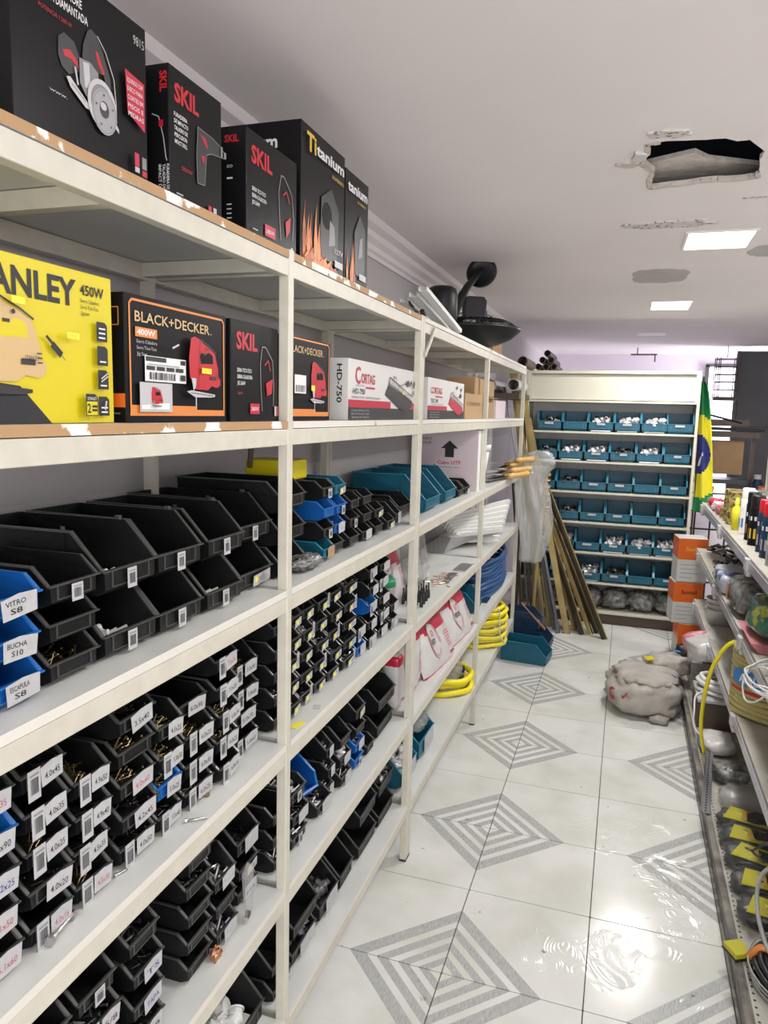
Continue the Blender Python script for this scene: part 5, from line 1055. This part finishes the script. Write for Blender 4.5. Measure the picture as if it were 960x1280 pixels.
# shelf B : metal parts heap, printed bags
mh = MB(); rr = random.Random(12)
for i in range(70):
    p = Vector((rr.uniform(0, .22), rr.uniform(0, .9), rr.uniform(.005, .05))); a = rr.uniform(0, 3.14); mh.tube([p, p+Vector((.05*math.cos(a), .07*math.sin(a), rr.uniform(-.003, .02)))], rr.uniform(.005, .011), 6, i % 3)
o = O('hinge_heap', mh, ['zinc', 'darkmetal', 'brown'], loc=(.56, 4.35, .786), kind='stuff'); tag(o, 'loose heap of dark metal hinges on gondola second shelf', 'hardware')
M['cementbag'] = mat('blue white printed bag', (.50, .52, .60), .25, col2=(.10, .14, .34), nscale=9, thr=(.40, .46), bump=.9, bscale=14); M['cementbag'].name = 'blue_white_printed_bag'
M['greenbag'] = mat('green_foil_bag', (.03, .15, .09), .2, col2=(.42, .42, .05), nscale=7, thr=(.40, .43), bump=.9, bscale=22, coat=.4)
def sbag(label, x, y, z, sx, sy, sz, m, seed, items=None, rz=0):
    t = thing('filled_bag', label, 'bag', (x, y, z), rz); O('bag_skin', MB().ell((0, 0, sz), sx, sy, sz, .65, .16, 2.5, seed), m, t, smooth=True)
    if items: art('bag_print', t, lambda u, v, e: (-sx*1.02-e-.004, -u, v), items, eps=.001)
    return t
sbag('blue and white printed bag with yellow stripe bulging off gondola shelf', .60, 4.05, .787, .12, .22, .055, 'cementbag', 2, [('p', [(-.04, .03), (-.01, .03), (.02, .09), (-.01, .09)], 'yellow_dot')])
sbag('grey and orange bag in front of the blue printed bag on gondola', .60, 3.60, .787, .11, .20, .075, 'greybag', 5, [('p', [(-.06, .05), (.0, .04), (.01, .11), (-.05, .12)], 'orange')])
sbag('crumpled clear bag on gondola third shelf beyond the hose coil', .60, 3.72, .457, .09, .18, .07, 'clear2', 8)
sbag('shiny green and yellow foil bag on gondola second shelf', .62, 3.12, .822, .12, .17, .07, 'greenbag', 3)
o = O('pink_tray', MB().prism([(-.10, 0), (.10, 0), (.13, .035), (-.13, .035)], -.17, .17, mp=lambda a, c, q: (a, q, c)), 'pink', loc=(.62, 3.12, .786)); tag(o, 'pink tray under the green foil bag', 'tray')
o = O('tape_roll', MB().lathe([(.03, 0), (.06, 0), (.062, .04), (.06, .08), (.03, .08), (.03, 0)], n=20), 'greybag', loc=(.66, 3.02, .965), smooth=True); tag(o, 'grey roll sitting on the green foil bag', 'roll')
ps = thing('white_sack', 'white printed pack with pink lettering drooping off gondola shelf', 'package', (.50, 4.30, .40), rot=(0, -.25, .2)); O('sack_skin', MB().ell((0, 0, 0), .10, .16, .055, .6, .16, 3, 7), 'packwhite', ps, smooth=True); O('pink_band', MB().ell((-.03, .09, .01), .075, .035, .052, .6, .1, 3, 7), 'packpink', ps, smooth=True)
# translucent tubs stack
for k in range(3):
    o = O('plastic_tub', MB().lathe([(0, 0), (.07, 0), (.09, .085), (.094, .09), (.088, .09), (.068, .006)], n=22), 'packwhite', loc=(.60, 4.62, .457+.03*k), smooth=True); tag(o, f"white nested tub on gondola third shelf, {['lowest', 'middle', 'topmost'][k]}", 'tub', 'nested white tubs')
bx_ = thing('parts_box', 'beige carton of small parts near gondola far end, base', 'box', (.44, 4.42, .101)); O('carton', MB().box(0, .28, 0, .3, 0, .16), 'gond', bx_, bevel=.003); O('contents', MB().ell((.14, .15, .165), .12, .13, .03, .7, .4, 5, 3), 'greybag', bx_, smooth=True, kind='stuff')
# paint cartons
for k, (z, h, x0) in enumerate([(0, .245, .425), (.247, .288, .375), (.537, .305, .385)]):
    t = thing('paint_carton', f"orange and white paint carton, {['lowest', 'middle', 'topmost'][k]} of the stack by the cabinet", 'box', (x0, 5.32, z+.0008), .12, 'stacked paint cartons')
    O('carton', MB().box(0, .19, 0, .19, 0, h-.004), 'whitecarton', t, bevel=.002)
    hb_ = h-.004
    art('front_print', t, fy(0), [('r', 0, hb_*(.52 if k else .35), .19, hb_ if k else hb_*.8, 'orange2'), ('t', 'Suvinil', .05, hb_*.72, .028, .10, 'ink' if k == 1 else 'gold_print', .02), ('r', .02, hb_*.40, .13, hb_*.41, 'grey'), ('r', .02, hb_*.3, .12, hb_*.31, 'grey'), ('r', .02, hb_*.2, .14, hb_*.21, 'grey'), ('r', .02, hb_*.1, .1, hb_*.11, 'grey')] if k else [('r', 0, hb_*.3, .19, hb_, 'orange2'), ('t', 'PREMIUM', .04, hb_*.62, .016, .09, 'white'), ('t', 'PLASTICA', .04, hb_*.50, .014, .085, 'white')])
    art('side_print', t, lambda u, v, e: (-e, .19-u, v), [('r', 0, hb_*.55, .19, hb_, 'orange2')])
    O('carton_top', MB().box(.002, .188, .002, .188, hb_, hb_+.001), 'packwhite', t)
gm = thing('dark_machine', 'dark grey motor part on floor before the paint cartons', 'machine part', (.50, 5.16, 0)); O('housing', MB().ell((0, 0, .075), .10, .08, .075, .6, .15, 3, 4), 'dgrey', gm, smooth=True); O('pipe', MB().tube([(-.03, -.08, .06), (-.03, -.11, .06)], .03, 14), 'ink', gm)
# hose and cable coils
aq = coil('straw_hose_coil', 'straw coloured hose coil with blue and red label, gondola', (.655, 3.25, .456), .165, .013, 2, 12, 'those')
def cyl(u, v, e): a = -PI*.86+u/.182; return (.182*math.cos(a)*(1+e), .182*math.sin(a)*(1+e), v)
aq_l = MB()
art('hose_label', aq, cyl, [('p', [(-.05+i*.0, v) for i, v in []] or [(-.02, .14), (-.02, .20)]+[(-.02+.02*i, .20) for i in range(1, 11)]+[(.18, .14)]+[(.18-.02*i, .14) for i in range(1, 10)], 'lblue'), ('t', 'AQUA', .02, .152, .034, .12, 'white', .03)]+[('r', -.02+.02*i, .115, .0+.02*i, .128, 'red') for i in range(9)], eps=.03)
O('hose_end', MB().stube([(-.13, .10, .27), (-.19, .12, .22), (-.235, .15, .10), (-.25, .20, -.06), (-.245, .24, -.22), (-.22, .27, -.34)], .009, 8), 'yhose', aq, smooth=True)
wc = coil('white_cable_coil', 'white cable coil lying on a dark box at gondola base', (.54, 4.02, .252), .105, .011, 1, 4, 'whitewire', tilt=(0, 0, 0))
for k in range(3): O('inner_turn', MB().tube([((.07-.012*k)*math.cos(i*PI/12), (.07-.012*k)*math.sin(i*PI/12), .03+.012*k) for i in range(24)], .007, 6, closed=True), 'whitewire', wc, smooth=True)
O('trailing_end', MB().stube([(-.07, -.06, .01), (-.12, -.12, .0), (-.13, -.2, -.05), (-.13, -.24, -.11), (-.10, -.30, -.145)], .005, 6), 'whitewire', wc, smooth=True)
dbx = thing('dark_box', 'dark open box under the white cable coil', 'box', (.43, 3.86, .101)); O('carton', MB().box(0, .24, 0, .28, 0, .145), 'brown', dbx, bevel=.003); O('lid_edge', MB().box(-.004, .244, -.004, .284, .135, .149), 'lgrey', dbx)
sp = sbag('white and blue printed packet at foot of the gondola', .50, 3.62, .101, .08, .10, .035, 'packwhite', 6); art('blue_print', sp, lambda u, v, e: (-.082-e, -u, v), [('r', -.07, .012, .03, .045, 'lblue'), ('t', '25kg', -.05, .02, .015, .05, 'white', .02)], eps=.001)
cc = thing('white_cable_tangle', 'tangled thin white cable hanging over gondola second shelf', 'cable', (.57, 2.55, .787)); ct_ = MB(); rr = random.Random(3)
pts = [(-.05+.11*math.cos(i*.55)+.01*rr.random(), .18*math.sin(i*.55+.3)+.04*rr.random(), .015+.012*rr.random()+.0006*i) for i in range(60)]
O('cable_loops', MB().stube(pts, .003, 5, k=4), 'whitewire', cc, smooth=True); O('drooping_loop', MB().stube([(-.05, .10, .03), (-.09, .14, .03), (-.13, .16, -.02), (-.13, .12, -.08), (-.11, .04, -.06), (-.08, -.04, .01)], .0035, 6), 'whitewire', cc, smooth=True)
# perforated angle strip
ag = thing('slotted_angle', 'grey perforated angle strip leaning on gondola kick rail', 'metal strip', (.392, 2.98, .106), rot=(math.radians(2.5), 0, -.12))
O('web', MB().box(-.017, .017, 0, .58, 0, .003).box(-.017, -.014, 0, .58, .0, .014), 'grey_pole', ag)
ph = MB()
for i in range(26): ph.box(-.004, .004, .01+i*.021, .022+i*.021, .003, .0034)
O('slot', ph, 'ink', ag, kind='stuff')
# wrapped cable ties with yellow cards, on the base deck
for k, y in enumerate([2.92, 2.79, 2.66, 2.51, 2.36]):
    t = thing('wrapped_pack', f"clear pack with black parts and yellow card, {ORD[4-k]} from the camera on gondola base", 'package', (.53, y, .101), random.uniform(-.15, .1), 'yellow card packs on the gondola base')
    O('black_bundle', MB().ell((0, 0, .028), .105, .062, .028, .7, .2, 3, k), 'blackbag', t, smooth=True) if 'blackbag' in M else None
    if 'blackbag' not in M:
        M['blackbag'] = mat('wrapped_black_parts', (.02, .02, .024), .2, bump=1, bscale=38, spec=.8); O('black_bundle', MB().ell((0, 0, .028), .105, .062, .028, .7, .2, 3, k), 'blackbag', t, smooth=True)
    cdm = MB(); cdm.prism([(-.088, -.052), (.08, -.056), (.085, .034), (-.055, .046)], 0, .003); O('yellow_card', cdm, 'cardyellow', t, (.0, 0, .052), (0, .08, random.uniform(-.15, .15)))
    art('card_print', t, lambda u, v, e: (u, v, .0565+e), [('c', -.03, .0, .012, .010, 'yellow_dot'), ('t', 'MAX', .02, -.02, .02, .04, 'ink', .02, PI/2), ('r', -.015, -.04, .0, .03, 'gold_print')])
    O('clear_wrap', MB().ell((0, 0, .03), .115, .064, .034, .6, .22, 5, k+20), 'clear', t, smooth=True)
for k, y in enumerate([3.12, 3.34, 3.3]):
    if k == 2: continue
    o = O('wrapped_bundle', MB().ell((0, 0, .035), .11, .08, .035, .7, .2, 3, k+30), ['clear2', 'rustbag' if 'rustbag' in M else 'greybag'][k % 2], loc=(.56, y-.02, .102), smooth=True); tag(o, ['cloudy clear bag behind the yellow card packs', 'dusty grey bag farthest along gondola base'][k], 'bag')
yb = thing('yellow_card_box', 'small yellow carton standing loose at gondola base edge', 'box', (.396, 2.145, .101), .5); O('carton', MB().box(0, .055, 0, .06, 0, .024), 'cardyellow', yb, bevel=.002); O('dark_edge', MB().box(-.001, .056, -.001, .061, .002, .010), 'ink', yb)
kc = coil('black_cable_coil', 'black and grey cable coil with orange tie on gondola base', (.605, 2.11, .101), .165, .008, 1, 4, 'blackwire')
for k in range(7): O('inner_turn', MB().tube([((.15-.012*k)*math.cos(i*PI/14), (.15-.012*k)*math.sin(i*PI/14), .045+.003*(k % 3)) for i in range(28)], .007, 6, closed=True), 'blackwire' if k % 3 else 'bhose', kc, smooth=True)
for k in range(3): O('outer_wire', MB().tube([((.178+.003*k)*math.cos(i*PI/14), (.178+.003*k)*math.sin(i*PI/14), .01+.014*k) for i in range(28)], .0025, 6, closed=True), 'silverwire', kc, smooth=True)
O('orange_tie', MB().tube([(-.18, .03, .03), (-.15, .035, .065), (-.10, .03, .065)], .010, 8), 'orange', kc, smooth=True)
kc2 = coil('black_cable_coil', 'black cable coil at the lower right picture corner', (.60, 1.77, .101), .15, .010, 1, 4, 'blackwire')
hk = thing('wire_hook', 'black bent wire hook below the gondola third shelf', 'hook', (.47, 2.20, .42)); O('hook', MB().tube([(.03, 0, .04), (-.02, 0, .03), (-.05, .0, .0), (-.02, -.03, -.01)], .005, 6).tube([(.0, -.1, .04), (.06, -.12, .03)], .005, 6), 'blackwire', hk, smooth=True)
wl = O('cable_loop', MB().stube([(.56, 2.10, .44), (.50, 2.16, .42), (.455, 2.22, .34), (.45, 2.20, .24), (.48, 2.12, .16), (.54, 2.04, .115)], .006, 8), 'silverwire', smooth=True); tag(wl, 'grey cable bowing out from gondola shelf above black coil', 'cable')
o = O('black_strap', MB().tube([(.30, 1.84, .004), (.33, 1.80, .006), (.355, 1.76, .004)], .005, 6), 'blackwire'); tag(o, 'short black strap on the tiles at the bottom right', 'strap')
# ------------------------------------------------------------------ sack on the floor
sa = thing('woven_sack', 'dirty white woven sack slumped on the floor against the gondola', 'sack', (.185, 4.30, 0), .15)
sb = MB(); sb.ell((0, 0, .105), .20, .23, .115, .75, .15, 2.6, 11, 40, 26); sb.v = [(x, y, max(z, .002)) for x, y, z in sb.v]
O('sack_body', sb, 'sack', sa, smooth=True)
fo_ = MB(); fo_.ell((.01, .02, .192), .17, .20, .034, .85, .20, 3.2, 5, 40, 14); O('folded_top', fo_, 'sack', sa, smooth=True)
nk = MB(); nk.ell((.16, .20, .20), .13, .11, .055, .8, .28, 3, 8, 30, 14); O('bunched_neck', nk, 'sack', sa, smooth=True)
O('yellow_sticker', MB().box(0, .05, 0, .05, 0, .004), 'yellow', sa, (.03, .10, .244), (.1, -.05, .3)); O('blue_stamp', MB().prism([(0, 0), (.03, .0), (.04, .07), (.01, .07)], 0, .003), 'lblue', sa, (.15, -.05, .21), (0, .5, .2)); O('blue_stamp', MB().box(0, .04, 0, .03, 0, .003), 'lblue', sa, (.20, .20, .275), (0, 0, .3))
def sf(u, v, e): a = math.radians(-135)+u; return (.212*math.cos(a)*(1+e), .232*math.sin(a)*(1+e), .115+v)
art('red_stamp', sa, sf, [('ring', -.25, .0, .14, .035, .02, 'red'), ('t', 'N', -.33, -.01, .03, .18, 'red', .02), ('l', [(.0, .03), (.10, .0), (.2, .035)], .012, 'red')], eps=.035)
O('loose_corner', MB().ell((.05, -.22, .025), .05, .04, .022, .8, .6, 4, 3, 20, 10), 'sack', sa, smooth=True)
